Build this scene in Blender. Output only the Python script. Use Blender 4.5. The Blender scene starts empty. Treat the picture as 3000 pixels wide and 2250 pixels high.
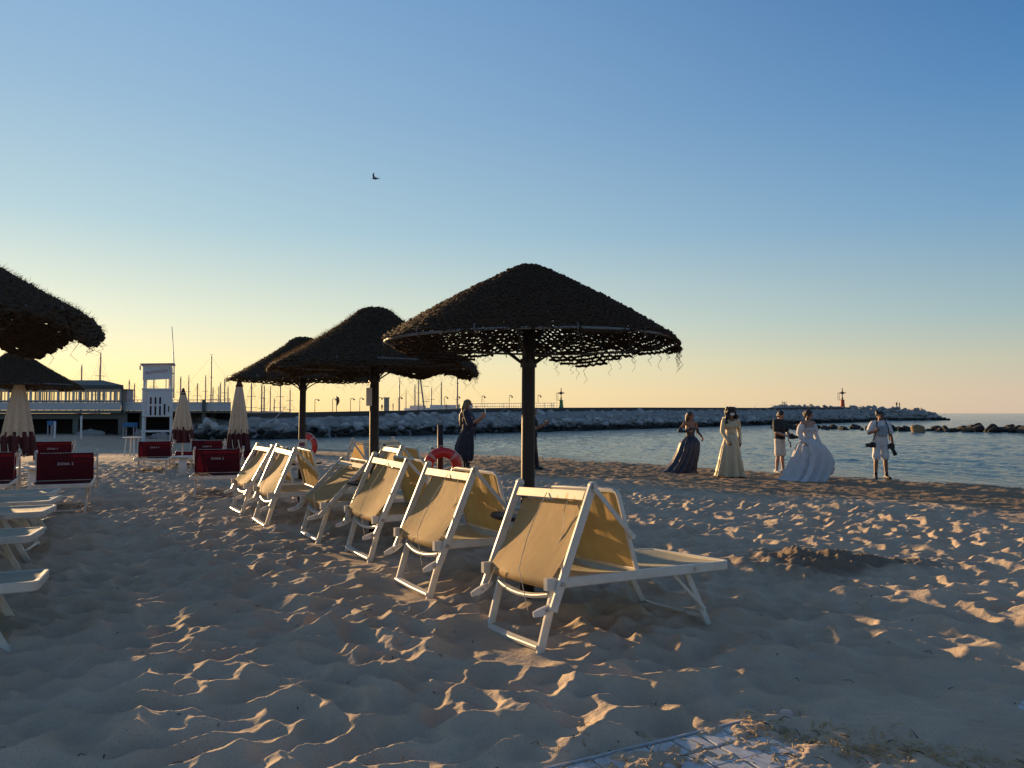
import bpy, bmesh, math, random
import numpy as np
from mathutils import Vector, Matrix, Euler

SC = bpy.context.scene
COL = SC.collection
R = math.radians
random.seed(7)

# ---------------------------------------------------------------- camera
CAM_Z = 1.33
F_PX = 2253.0
PITCH = math.atan(85 / F_PX)
cam_d = bpy.data.cameras.new('camera')
cam = bpy.data.objects.new('camera', cam_d)
COL.objects.link(cam)
cam.location = (0, 0, CAM_Z)
cam.rotation_euler = (R(90) + PITCH, 0, 0)
cam_d.sensor_width = 36
cam_d.lens = F_PX / 3000 * 36
cam_d.clip_start = 0.05
cam_d.clip_end = 20000
SC.camera = cam

# ---------------------------------------------------------------- sky, sun, exposure
SUN_AZ = 39.0      # degrees to the left of the view direction
SUN_EL = 6.2
world = bpy.data.worlds.new('World')
SC.world = world
world.use_nodes = True
wn = world.node_tree.nodes
wl = world.node_tree.links
wn.clear()
w_out = wn.new('ShaderNodeOutputWorld')
w_bg = wn.new('ShaderNodeBackground')
w_sky = wn.new('ShaderNodeTexSky')
w_sky.sky_type = 'NISHITA'
w_sky.sun_disc = False
w_sky.sun_elevation = R(SUN_EL)
w_sky.sun_rotation = R(-SUN_AZ)
w_sky.altitude = 0
w_sky.air_density = 1.0
w_sky.dust_density = 0.6
w_sky.ozone_density = 2.2
w_bg.inputs['Strength'].default_value = 0.0556
# evening tint over the physical sky: two colour ramps by elevation, towards the sun and away from it
w_geo = wn.new('ShaderNodeNewGeometry')
w_inv = wn.new('ShaderNodeVectorMath'); w_inv.operation = 'SCALE'; w_inv.inputs['Scale'].default_value = -1.0
wl.new(w_geo.outputs['Incoming'], w_inv.inputs[0])
w_sep = wn.new('ShaderNodeSeparateXYZ'); wl.new(w_inv.outputs[0], w_sep.inputs[0])
w_el = wn.new('ShaderNodeMath'); w_el.operation = 'ARCSINE'; wl.new(w_sep.outputs[2], w_el.inputs[0])
w_pos = wn.new('ShaderNodeMapRange'); w_pos.inputs[2].default_value = math.pi / 2
wl.new(w_el.outputs[0], w_pos.inputs[0])


def sky_ramp(stops):
    r = wn.new('ShaderNodeValToRGB')
    e = r.color_ramp.elements
    while len(e) < len(stops): e.new(0.5)
    for q, (a, c) in zip(e, stops):
        q.position = (a / 90.0) ** 0.5
        q.color = (*c, 1)
    r.color_ramp.interpolation = 'EASE' if False else 'LINEAR'
    return r


w_sq = wn.new('ShaderNodeMath'); w_sq.operation = 'SQRT'; wl.new(w_pos.outputs[0], w_sq.inputs[0])
w_a = sky_ramp([(0, (1.08, .77, .33)), (1.5, (1.10, .85, .40)), (3.5, (1.03, .89, .51)), (6.6, (.80, .83, .64)), (13, (.44, .62, .69)), (21, (.30, .48, .66)), (29, (.22, .40, .64)), (40, (.16, .27, .44)), (90, (.16, .20, .26))])
w_b = sky_ramp([(0, (.64, .49, .38)), (1.5, (.64, .52, .40)), (3.5, (.53, .53, .42)), (6.6, (.34, .47, .50)), (13, (.175, .345, .54)), (21, (.085, .235, .48)), (29, (.045, .155, .385)), (40, (.07, .14, .27)), (90, (.13, .15, .20))])
wl.new(w_sq.outputs[0], w_a.inputs[0]); wl.new(w_sq.outputs[0], w_b.inputs[0])
w_flat = wn.new('ShaderNodeVectorMath'); w_flat.operation = 'MULTIPLY'; w_flat.inputs[1].default_value = (1, 1, 0); wl.new(w_inv.outputs[0], w_flat.inputs[0])
w_nrm = wn.new('ShaderNodeVectorMath'); w_nrm.operation = 'NORMALIZE'; wl.new(w_flat.outputs[0], w_nrm.inputs[0])
w_dot = wn.new('ShaderNodeVectorMath'); w_dot.operation = 'DOT_PRODUCT'; w_dot.inputs[1].default_value = (-math.sin(R(39)), math.cos(R(39)), 0); wl.new(w_nrm.outputs[0], w_dot.inputs[0])
w_az = wn.new('ShaderNodeMapRange'); w_az.inputs[1].default_value = 0.24; w_az.inputs[2].default_value = 0.99; wl.new(w_dot.outputs['Value'], w_az.inputs[0])
w_pw = wn.new('ShaderNodeMath'); w_pw.operation = 'POWER'; w_pw.inputs[1].default_value = 1.25; wl.new(w_az.outputs[0], w_pw.inputs[0])
w_mix = wn.new('ShaderNodeMix'); w_mix.data_type = 'RGBA'
wl.new(w_pw.outputs[0], w_mix.inputs[0]); wl.new(w_b.outputs[0], w_mix.inputs[6]); wl.new(w_a.outputs[0], w_mix.inputs[7])
w_ten = wn.new('ShaderNodeVectorMath'); w_ten.operation = 'SCALE'; w_ten.inputs['Scale'].default_value = 10.0; wl.new(w_mix.outputs[2], w_ten.inputs[0])
w_fin = wn.new('ShaderNodeMix'); w_fin.data_type = 'RGBA'; w_fin.inputs[0].default_value = 0.93
wl.new(w_sky.outputs[0], w_fin.inputs[6]); wl.new(w_ten.outputs[0], w_fin.inputs[7])
wl.new(w_fin.outputs[2], w_bg.inputs['Color'])
wl.new(w_bg.outputs[0], w_out.inputs['Surface'])

sun_d = bpy.data.lights.new('sun', 'SUN')
sun_d.energy = 5.0
sun_d.angle = R(0.5)
sun_d.color = (1.0, 0.63, 0.29)
sun = bpy.data.objects.new('sun', sun_d)
COL.objects.link(sun)
_s = Vector((-math.sin(R(SUN_AZ)) * math.cos(R(SUN_EL)), math.cos(R(SUN_AZ)) * math.cos(R(SUN_EL)), math.sin(R(SUN_EL))))
sun.rotation_euler = _s.to_track_quat('Z', 'Y').to_euler()
sun.location = _s * 60

SC.view_settings.view_transform = 'Standard'
SC.view_settings.look = 'None'
SC.view_settings.exposure = 0.93
SC.view_settings.gamma = 1.0

# ---------------------------------------------------------------- helpers
S = 3000 / 2212.0
K = S / F_PX


def ray(X, Y):
    """direction through a point of the photograph (2212-wide coordinates)"""
    v = Vector(((X * S - 1500) / F_PX, 1.0, (1125 - Y * S) / F_PX))
    c, s = math.cos(PITCH), math.sin(PITCH)
    v = Vector((v.x, v.y * c - v.z * s, v.y * s + v.z * c))
    return v / v.y


def pt(X, Y, d):
    r = ray(X, Y)
    return Vector((r.x * d, d, CAM_Z + r.z * d))


def tag(o, label=None, cat=None, group=None, kind=None):
    if label: o['label'] = label
    if cat: o['category'] = cat
    if group: o['group'] = group
    if kind: o['kind'] = kind
    return o


def thing(name, label, cat, loc=(0, 0, 0), rz=0.0, group=None, rot=None, scale=1.0):
    o = bpy.data.objects.new(name, None)
    COL.objects.link(o)
    o.empty_display_size = 0.1
    o.location = loc
    o.rotation_euler = rot if rot else (0, 0, rz)
    o.scale = (scale, scale, scale)
    return tag(o, label, cat, group)


def kids(o):
    return [c for c in bpy.data.objects if c.parent == o]


def copy_tree(o, parent=None):
    ch = list(o.children)
    c = o.copy()
    COL.objects.link(c)
    if parent is not None:
        c.parent = parent
    for k in ch:
        copy_tree(k, c)
    return c


class MB:
    """mesh builder: collects shapes into ONE mesh"""
    def __init__(self):
        self.v = []
        self.f = []
        self.m = []
        self.mi = 0

    def add(self, vs, fs):
        b = len(self.v)
        self.v.extend([tuple(p) for p in vs])
        self.f.extend([tuple(i + b for i in q) for q in fs])
        self.m.extend([self.mi] * len(fs))

    def box(self, c, s, rot=None):
        c = Vector(c)
        h = Vector(s) / 2
        vs = []
        for z in (-1, 1):
            for y in (-1, 1):
                for x in (-1, 1):
                    p = Vector((x * h.x, y * h.y, z * h.z))
                    if rot is not None: p = rot @ p
                    vs.append(c + p)
        self.add(vs, [(0, 2, 3, 1), (4, 5, 7, 6), (0, 1, 5, 4), (2, 6, 7, 3), (0, 4, 6, 2), (1, 3, 7, 5)])

    def frame(self, t, up):
        t = Vector(t).normalized()
        up = Vector(up)
        if abs(t.dot(up)) > 0.98 * up.length:
            up = Vector((1, 0, 0)) if abs(t.x) < 0.9 else Vector((0, 1, 0))
        a = t.cross(up).normalized()
        return a, a.cross(t).normalized()

    def sweep(self, pts, prof, up=(0, 0, 1), closed=False, cap=True, scales=None):
        pts = [Vector(p) for p in pts]
        n = len(pts)
        k = len(prof)
        vs, fs = [], []
        for i, p in enumerate(pts):
            if closed:
                t = pts[(i + 1) % n] - pts[i - 1]
            else:
                t = pts[min(i + 1, n - 1)] - pts[max(i - 1, 0)]
            a, b = self.frame(t, up)
            sc = 1.0
            mit = 1.0
            if 0 < i < n - 1 or closed:
                t1 = (pts[i] - pts[i - 1]).normalized()
                mit = 1 / max(0.5, t1.dot(t.normalized()))
            if scales: sc = scales[i]
            for q in prof:
                vs.append(p + a * q[0] * sc * mit + b * q[1] * sc)
        m = n if closed else n - 1
        for i in range(m):
            j = (i + 1) % n
            for q in range(k):
                r = (q + 1) % k
                fs.append((i * k + q, i * k + r, j * k + r, j * k + q))
        if cap and not closed:
            fs.append(tuple(range(k))[::-1])
            fs.append(tuple((n - 1) * k + q for q in range(k)))
        self.add(vs, fs)

    def tube(self, pts, r, seg=8, closed=False, up=(0, 0, 1), cap=True):
        prof = [(math.cos(2 * math.pi * i / seg), math.sin(2 * math.pi * i / seg)) for i in range(seg)]
        if isinstance(r, (int, float)): r = [r] * len(pts)
        self.sweep(pts, prof, up, closed, cap, r)

    def bar(self, p0, p1, w, h, up=(0, 0, 1), ch=0.18):
        """rectangular tube with chamfered edges; w across, h along up"""
        c = min(w, h) * ch
        a, b = w / 2, h / 2
        prof = [(-a + c, -b), (a - c, -b), (a, -b + c), (a, b - c), (a - c, b), (-a + c, b), (-a, b - c), (-a, -b + c)]
        pts = p0 if p1 is None else [p0, p1]
        self.sweep(pts, prof, up)

    def lathe(self, prof, seg=24, c=(0, 0, 0), cap=True):
        vs, fs = [], []
        n = len(prof)
        for (r, z) in prof:
            for i in range(seg):
                a = 2 * math.pi * i / seg
                vs.append((c[0] + r * math.cos(a), c[1] + r * math.sin(a), c[2] + z))
        for j in range(n - 1):
            for i in range(seg):
                k = (i + 1) % seg
                fs.append((j * seg + i, j * seg + k, (j + 1) * seg + k, (j + 1) * seg + i))
        if cap:
            fs.append(tuple(range(seg))[::-1])
            fs.append(tuple((n - 1) * seg + i for i in range(seg)))
        self.add(vs, fs)

    def grid(self, P):
        """P: rows of points"""
        n, m = len(P), len(P[0])
        vs = [p for row in P for p in row]
        fs = []
        for i in range(n - 1):
            for j in range(m - 1):
                fs.append((i * m + j, i * m + j + 1, (i + 1) * m + j + 1, (i + 1) * m + j))
        self.add(vs, fs)

    def ell(self, c, r, seg=16, rings=10, rot=None):
        c = Vector(c)
        vs, fs = [], []
        for j in range(1, rings):
            ph = math.pi * j / rings
            for i in range(seg):
                a = 2 * math.pi * i / seg
                p = Vector((r[0] * math.sin(ph) * math.cos(a), r[1] * math.sin(ph) * math.sin(a), r[2] * math.cos(ph)))
                if rot is not None: p = rot @ p
                vs.append(c + p)
        t = Vector((0, 0, r[2])); b = Vector((0, 0, -r[2]))
        if rot is not None: t = rot @ t; b = rot @ b
        vs += [c + t, c + b]
        T = len(vs) - 2
        for j in range(rings - 2):
            for i in range(seg):
                k = (i + 1) % seg
                fs.append((j * seg + i, (j + 1) * seg + i, (j + 1) * seg + k, j * seg + k))
        for i in range(seg):
            k = (i + 1) % seg
            fs.append((T, i, k))
            fs.append((T + 1, (rings - 2) * seg + k, (rings - 2) * seg + i))
        self.add(vs, fs)

    def limb(self, chain, seg=12):
        """tapered rounded limb through [(point, radius), ...]"""
        pts = [Vector(p) for p, r in chain]
        rs = [r for p, r in chain]
        d0 = (pts[0] - pts[1]).normalized()
        d1 = (pts[-1] - pts[-2]).normalized()
        P = [pts[0] + d0 * rs[0] * 0.9, pts[0] + d0 * rs[0] * 0.6] + pts + [pts[-1] + d1 * rs[-1] * 0.6, pts[-1] + d1 * rs[-1] * 0.9]
        Q = [rs[0] * 0.35, rs[0] * 0.8] + rs + [rs[-1] * 0.8, rs[-1] * 0.35]
        self.tube(P, Q, seg)

    def mesh(self, name, mats, smooth=False):
        me = bpy.data.meshes.new(name)
        me.from_pydata(self.v, [], self.f)
        if not isinstance(mats, (list, tuple)): mats = [mats]
        for m in mats: me.materials.append(m)
        if any(self.m):
            me.polygons.foreach_set('material_index', self.m)
        if smooth:
            me.polygons.foreach_set('use_smooth', [True] * len(self.f))
        me.update()
        return me

    def build(self, name, mats, parent=None, smooth=False):
        o = bpy.data.objects.new(name, self.mesh(name, mats, smooth))
        COL.objects.link(o)
        if parent is not None: o.parent = parent
        return o


def mesh_obj(name, me, parent=None):
    o = bpy.data.objects.new(name, me)
    COL.objects.link(o)
    if parent is not None: o.parent = parent
    return o


def sweep_auto_smooth(o, ang=40):
    me = o.data
    me.polygons.foreach_set('use_smooth', [True] * len(me.polygons))
    try:
        me.set_sharp_from_angle(angle=R(ang))
    except Exception:
        pass


# ---------------------------------------------------------------- materials
def mat(name, col, rough=0.6, metal=0.0, noise=None, bump=None, transl=0.0, spec=0.5, coat=0.0, sheen=0.0):
    """noise: (scale, darker colour, amount) ; bump: (scale, strength, distance)"""
    m = bpy.data.materials.new(name)
    m.use_nodes = True
    nt = m.node_tree
    b = nt.nodes['Principled BSDF']
    b.inputs['Base Color'].default_value = (*col, 1)
    b.inputs['Roughness'].default_value = rough
    b.inputs['Metallic'].default_value = metal
    b.inputs['Specular IOR Level'].default_value = spec
    if coat: b.inputs['Coat Weight'].default_value = coat
    if sheen: b.inputs['Sheen Weight'].default_value = sheen
    tc = nt.nodes.new('ShaderNodeTexCoord')
    csock = None
    if noise:
        nz = nt.nodes.new('ShaderNodeTexNoise')
        nz.inputs['Scale'].default_value = noise[0]
        nz.inputs['Detail'].default_value = 6
        nz.inputs['Roughness'].default_value = 0.65
        nt.links.new(tc.outputs['Object'], nz.inputs['Vector'])
        rp = nt.nodes.new('ShaderNodeValToRGB')
        rp.color_ramp.elements[0].position = 0.35
        rp.color_ramp.elements[1].position = 0.68
        rp.color_ramp.elements[0].color = (*[c * (1 - noise[2]) + d * noise[2] for c, d in zip(col, noise[1])], 1)
        rp.color_ramp.elements[1].color = (*col, 1)
        nt.links.new(nz.outputs[0], rp.inputs[0])
        nt.links.new(rp.outputs[0], b.inputs['Base Color'])
        csock = rp.outputs[0]
    if bump:
        nb = nt.nodes.new('ShaderNodeTexNoise')
        nb.inputs['Scale'].default_value = bump[0]
        nb.inputs['Detail'].default_value = 5
        nt.links.new(tc.outputs['Object'], nb.inputs['Vector'])
        bp = nt.nodes.new('ShaderNodeBump')
        bp.inputs['Strength'].default_value = bump[1]
        bp.inputs['Distance'].default_value = bump[2]
        nt.links.new(nb.outputs[0], bp.inputs['Height'])
        nt.links.new(bp.outputs[0], b.inputs['Normal'])
    if transl:
        out = nt.nodes['Material Output']
        tr = nt.nodes.new('ShaderNodeBsdfTranslucent')
        tr.inputs['Color'].default_value = (*col, 1)
        if csock: nt.links.new(csock, tr.inputs['Color'])
        mx = nt.nodes.new('ShaderNodeMixShader')
        mx.inputs[0].default_value = transl
        nt.links.new(b.outputs[0], mx.inputs[1])
        nt.links.new(tr.outputs[0], mx.inputs[2])
        nt.links.new(mx.outputs[0], out.inputs['Surface'])
    return m


def weave_mat(name, col, col2, transl, scale=260.0):
    """woven synthetic sling cloth: fine thread pattern, faint stains"""
    m = mat(name, col, 0.75, noise=(7, col2, 0.8), transl=transl, spec=0.25)
    nt = m.node_tree
    b = nt.nodes['Principled BSDF']
    tc = [n for n in nt.nodes if n.type == 'TEX_COORD'][0]
    w1 = nt.nodes.new('ShaderNodeTexWave'); w1.bands_direction = 'Y'
    w2 = nt.nodes.new('ShaderNodeTexWave'); w2.bands_direction = 'Z'
    for w in (w1, w2):
        w.inputs['Scale'].default_value = scale
        w.inputs['Distortion'].default_value = 0.6
        nt.links.new(tc.outputs['Object'], w.inputs['Vector'])
    mu = nt.nodes.new('ShaderNodeMath'); mu.operation = 'MULTIPLY'
    nt.links.new(w1.outputs['Fac'], mu.inputs[0]); nt.links.new(w2.outputs['Fac'], mu.inputs[1])
    # slack folds and fine weave
    nz = nt.nodes.new('ShaderNodeTexNoise'); nz.inputs['Scale'].default_value = 9
    mp = nt.nodes.new('ShaderNodeMapping'); mp.inputs['Scale'].default_value = (1, 1.6, 0.25)
    nt.links.new(tc.outputs['Object'], mp.inputs['Vector']); nt.links.new(mp.outputs[0], nz.inputs['Vector'])
    b1 = nt.nodes.new('ShaderNodeBump'); b1.inputs['Strength'].default_value = 0.28; b1.inputs['Distance'].default_value = 0.012
    nt.links.new(nz.outputs[0], b1.inputs['Height'])
    b2 = nt.nodes.new('ShaderNodeBump'); b2.inputs['Strength'].default_value = 0.35; b2.inputs['Distance'].default_value = 0.002
    nt.links.new(mu.outputs[0], b2.inputs['Height']); nt.links.new(b1.outputs[0], b2.inputs['Normal'])
    nt.links.new(b2.outputs[0], b.inputs['Normal'])
    return m


M = {}
M['alu'] = mat('white_enamel', (0.68, 0.66, 0.60), 0.36, noise=(9, (0.50, 0.45, 0.36), 0.55), bump=(60, 0.05, 0.002))
M['plastic'] = mat('white_plastic', (0.72, 0.71, 0.68), 0.45, noise=(14, (0.50, 0.46, 0.40), 0.5), bump=(80, 0.08, 0.002))
M['steel'] = mat('bolt_steel', (0.42, 0.42, 0.44), 0.35, 0.9)
M['gold_cloth'] = weave_mat('golden_sling', (0.66, 0.41, 0.13), (0.54, 0.32, 0.10), 0.50)
M['back_cloth'] = weave_mat('tan_sling', (0.60, 0.42, 0.205), (0.49, 0.34, 0.16), 0.32)
M['bed_cloth'] = weave_mat('bed_sling', (0.60, 0.58, 0.45), (0.50, 0.47, 0.35), 0.25)
M['pale_cloth'] = weave_mat('pale_sling', (0.46, 0.49, 0.42), (0.38, 0.40, 0.34), 0.25)
M['red_cloth'] = weave_mat('maroon_sling', (0.085, 0.004, 0.009), (0.06, 0.003, 0.007), 0.12)
M['rope'] = mat('cord', (0.62, 0.55, 0.42), 0.9)
M['dark_wood'] = mat('dark_wood', (0.022, 0.012, 0.008), 0.6, noise=(18, (0.008, 0.005, 0.004), 0.9), bump=(40, 0.4, 0.004))
M['black_iron'] = mat('black_iron', (0.02, 0.02, 0.022), 0.5)
M['hoop'] = mat('galvanised_hoop', (0.16, 0.165, 0.17), 0.6, 0.2)
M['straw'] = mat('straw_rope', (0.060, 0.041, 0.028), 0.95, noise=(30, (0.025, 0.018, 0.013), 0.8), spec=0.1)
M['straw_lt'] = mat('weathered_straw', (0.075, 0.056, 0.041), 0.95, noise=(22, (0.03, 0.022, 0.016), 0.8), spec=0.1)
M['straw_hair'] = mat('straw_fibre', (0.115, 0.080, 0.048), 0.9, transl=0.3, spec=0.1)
M['cream_canvas'] = mat('cream_canvas', (0.60, 0.52, 0.39), 0.85, noise=(6, (0.48, 0.40, 0.29), 0.6), transl=0.12)
M['maroon_canvas'] = mat('maroon_canvas', (0.065, 0.010, 0.014), 0.8, noise=(6, (0.03, 0.006, 0.008), 0.7))
M['white_paint'] = mat('white_paint', (0.70, 0.69, 0.70), 0.5, noise=(5, (0.52, 0.50, 0.48), 0.5))
M['concrete'] = mat('concrete', (0.30, 0.30, 0.29), 0.9, noise=(3, (0.18, 0.18, 0.18), 0.7))
M['buoy_red'] = mat('buoy_red', (0.55, 0.012, 0.012), 0.30, noise=(12, (0.40, 0.01, 0.012), 0.5), coat=0.3)
M['buoy_band'] = mat('buoy_band', (0.50, 0.24, 0.22), 0.5)
M['black'] = mat('matte_black', (0.012, 0.012, 0.013), 0.6)
M['text_white'] = mat('white_lettering', (0.72, 0.70, 0.68), 0.7)
M['text_red'] = mat('red_lettering', (0.42, 0.03, 0.06), 0.6)


def text_mesh(body, size, name='lettering', extrude=0.001, align='CENTER', shear=0.0, space=1.0):
    cu = bpy.data.curves.new('txt', 'FONT')
    cu.body = body
    cu.size = size
    cu.extrude = extrude
    cu.align_x = align
    cu.align_y = 'CENTER'
    cu.shear = shear
    cu.space_character = space
    cu.resolution_u = 2
    o = bpy.data.objects.new('txt', cu)
    COL.objects.link(o)
    dg = bpy.context.evaluated_depsgraph_get()
    me = bpy.data.meshes.new_from_object(o.evaluated_get(dg))
    bpy.data.objects.remove(o)
    bpy.data.curves.remove(cu)
    me.name = name
    return me

# ---------------------------------------------------------------- the ground
SHORE = [(60, -30), (25, 3.5), (16.2, 12.8), (11.7, 17.6), (9.55, 19.75), (7.75, 21.6), (1.1, 29.6), (-5, 33.8), (-10.4, 37.0), (-13.5, 39.5), (-16, 46.0), (-18, 60)]
WATER_Z = -0.33


def hash01(ix, iy, k):
    h = (ix.astype(np.int64) * 374761393 + iy.astype(np.int64) * 668265263 + k * 1442695041) & 0xFFFFFFFF
    h = ((h ^ (h >> 13)) * 1274126177) & 0xFFFFFFFF
    h = ((h ^ (h >> 16)) * 2246822519) & 0xFFFFFFFF
    h = h ^ (h >> 15)
    return (h & 0xFFFFFF) / float(0x1000000)


def vnoise(x, y, k):
    ix = np.floor(x); iy = np.floor(y)
    fx = x - ix; fy = y - iy
    fx = fx * fx * fx * (fx * (fx * 6 - 15) + 10); fy = fy * fy * fy * (fy * (fy * 6 - 15) + 10)
    a = hash01(ix, iy, k); b = hash01(ix + 1, iy, k); c = hash01(ix, iy + 1, k); d = hash01(ix + 1, iy + 1, k)
    return (a * (1 - fx) + b * fx) * (1 - fy) + (c * (1 - fx) + d * fx) * fy * 1.0


def fbm(x, y, k, oct=4, g=0.5):
    s = 0; a = 1.0; n = 0
    for i in range(oct):
        s = s + a * (vnoise(x * 2 ** i + 17.3 * i, y * 2 ** i - 9.1 * i, k + i) - 0.5)
        n += a
        a *= g
    return s / n


def bowls(x, y, scale, k, depth, rand=0.8, ani=0.5):
    """lower envelope of randomly turned bowls: trampled sand with sharp crests between the hollows"""
    gx = x / scale; gy = y / scale
    ix = np.floor(gx); iy = np.floor(gy)
    acc = np.zeros(x.shape)
    kk = 13.0
    for dx in (-1, 0, 1):
        for dy in (-1, 0, 1):
            cx = ix + dx; cy = iy + dy
            px = cx + 0.08 + 0.84 * hash01(cx, cy, k); py = cy + 0.08 + 0.84 * hash01(cx, cy, k + 1)
            an = hash01(cx, cy, k + 2) * math.pi
            el = 1 + ani * (hash01(cx, cy, k + 3) * 2 - 0.6)
            ux = gx - px; uy = gy - py
            c = np.cos(an); s = np.sin(an)
            a = (ux * c + uy * s) / el; b = (-ux * s + uy * c) * el
            h = 1.9 * (a * a + b * b) + rand * (hash01(cx, cy, k + 4) - 0.35)
            acc += np.exp(-kk * np.minimum(h, 4.0))
    best = -np.log(acc + 1e-12) / kk
    best = best - 0.5 * np.maximum(best - 0.75, 0)
    return (best - 0.35) * depth


def shore_dist(x, y):
    """signed distance from the water's edge, positive on land"""
    best = np.full(np.shape(x), 1e9)
    sg = np.ones(np.shape(x))
    for (x0, y0), (x1, y1) in zip(SHORE[:-1], SHORE[1:]):
        dx, dy = x1 - x0, y1 - y0
        L = math.hypot(dx, dy)
        t = np.clip(((x - x0) * dx + (y - y0) * dy) / (L * L), 0, 1)
        d = np.hypot(x - (x0 + t * dx), y - (y0 + t * dy))
        side = (dx * (y - y0) - dy * (x - x0))
        sg = np.where(d < best, np.where(side > 0, 1.0, -1.0), sg)
        best = np.minimum(best, d)
    return best * sg


def sstep(a, b, x):
    t = np.clip((x - a) / (b - a), 0, 1)
    return t * t * (3 - 2 * t)


def base_z(x, y):
    x = np.asarray(x, float); y = np.asarray(y, float)
    t = shore_dist(x, y)
    z = WATER_Z - WATER_Z * sstep(-0.3, 11, t) * 1.0
    z = np.where(t < 0, WATER_Z + np.maximum(t * 0.10, -3.0), z)
    return z


MAT_C = (0.992, 3.363)            # far corner of the plastic walkway
MAT_A = (-0.89, -0.456)           # along its end edge
MAT_B = (0.456, -0.89)            # along its side
MOUND = (2.62, 6.75)
FEET = [(0.13, 4.25, .07), (-0.03, 4.52, .07), (-0.18, 4.80, .07), (1.27, 4.92, .05), (1.10, 5.5, .05)]
for _X, _Y in ((915, 1284), (890, 1270), (865, 1257), (792, 1205), (772, 1196), (753, 1187), (678, 1164), (657, 1154), (569, 1134), (550, 1124), (519, 1110), (501, 1098)):
    _d = CAM_Z / ((_Y - 892) * K)
    FEET.append(((_X - 1106) * K * _d, _d, .06))


def sand_z(x, y):
    x = np.asarray(x, float); y = np.asarray(y, float)
    t = shore_dist(x, y)
    z = base_z(x, y)
    dry = sstep(7.3, 10.6, t + 2.2 * fbm(x * 0.35, y * 0.35, 71, 2))
    wx = x + 0.10 * fbm(x * 2.2, y * 2.2, 5, 2); wy = y + 0.10 * fbm(x * 2.2, y * 2.2, 9, 2)
    amp = 0.75 + 0.5 * (vnoise(x * 0.45, y * 0.45, 33))
    h = amp * bowls(wx, wy, 0.225, 11, 0.070, 0.55, 0.5) + amp * 0.8 * bowls(wx + 3.3, wy - 1.7, 0.125, 41, 0.026, 0.6, 0.5)
    h = h + 0.055 * fbm(x * 0.55, y * 0.55, 21, 3) + 0.010 * fbm(x * 8, y * 8, 61, 2) + 0.004 * fbm(x * 26, y * 26, 63, 2)
    # smooth drifts here and there
    sm = sstep(0.62, 0.78, vnoise(x * 0.8 + 5, y * 0.8, 77))
    h = h * (1 - 0.12 * sm)
    # coarse band by the water
    c = 0.050 * fbm(x * 2.6, y * 2.6, 81, 4, 0.65) + 0.030 * fbm(x * 9, y * 9, 91, 3, 0.7) + 0.030 * bowls(wx, wy, 0.36, 51, 1.0)
    c = c * sstep(-0.2, 1.2, t)
    # far away on the left the beach is raked flat
    far = sstep(17, 24, y - 0.1 * x)
    h = h * (1 - 0.8 * far)
    # the dug-up mound
    mx, my = x - MOUND[0], y - MOUND[1]
    g = np.exp(-(mx / 0.50) ** 2 - (my / 0.44) ** 2)
    g2 = np.exp(-((mx - 0.75) / 0.55) ** 2 - ((my + 0.05) / 0.32) ** 2)
    h = h * (1 - 0.7 * np.clip(g + g2, 0, 1)) + 0.105 * g * (1 + 1.9 * fbm(x * 6, y * 6, 101, 4, 0.7)) + 0.045 * g2 * (1 + 2.2 * fbm(x * 7, y * 7, 103, 4, 0.7))
    # the walkway: sand blown flat over the tiles
    a = (x - MAT_C[0]) * MAT_A[0] + (y - MAT_C[1]) * MAT_A[1]
    b = (x - MAT_C[0]) * MAT_B[0] + (y - MAT_C[1]) * MAT_B[1]
    inside = sstep(-0.10, 0.02, a) * sstep(-0.10, 0.03, b) * (1 - sstep(1.9, 2.1, a))
    flat = 0.004 + 0.075 * fbm(x * 4.1, y * 6.0, 121, 5, 0.65) + 0.014 * fbm(x * 22, y * 22, 131, 2)
    h = h * (1 - inside) + flat * inside
    # trodden, flatter ground to the right of the walkway
    rt = sstep(0.0, -0.5, a) * sstep(-0.5, 0.3, b) * sstep(-1.7, -1.0, a)
    h = h * (1 - 0.8 * rt) + rt * (0.021 + 0.060 * fbm(x * 2.4 + y, y * 5.0, 141, 4, 0.65) + 0.020 * fbm(x * 7 + 5 * y, y * 15, 151, 3, 0.6))
    # hollows scraped round the feet of the nearest lounger
    for fx, fy, fw in FEET:
        q = np.exp(-((x - fx) ** 2 + (y - fy) ** 2) / fw)
        h = h * (1 - 0.9 * q) - 0.030 * q
    return z + dry * h + (1 - dry) * c


def gz(x, y):
    return float(sand_z(np.array([x]), np.array([y]))[0])


def at(X, Y):
    """point of the beach under a point of the photograph"""
    r = ray(X, Y)
    d = 10.0
    for i in range(60):
        z = float(base_z(np.array([r.x * d]), np.array([d]))[0])
        dn = (z - CAM_Z) / r.z
        d += (dn - d) * 0.5
    return Vector((r.x * d, d, z))


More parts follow.
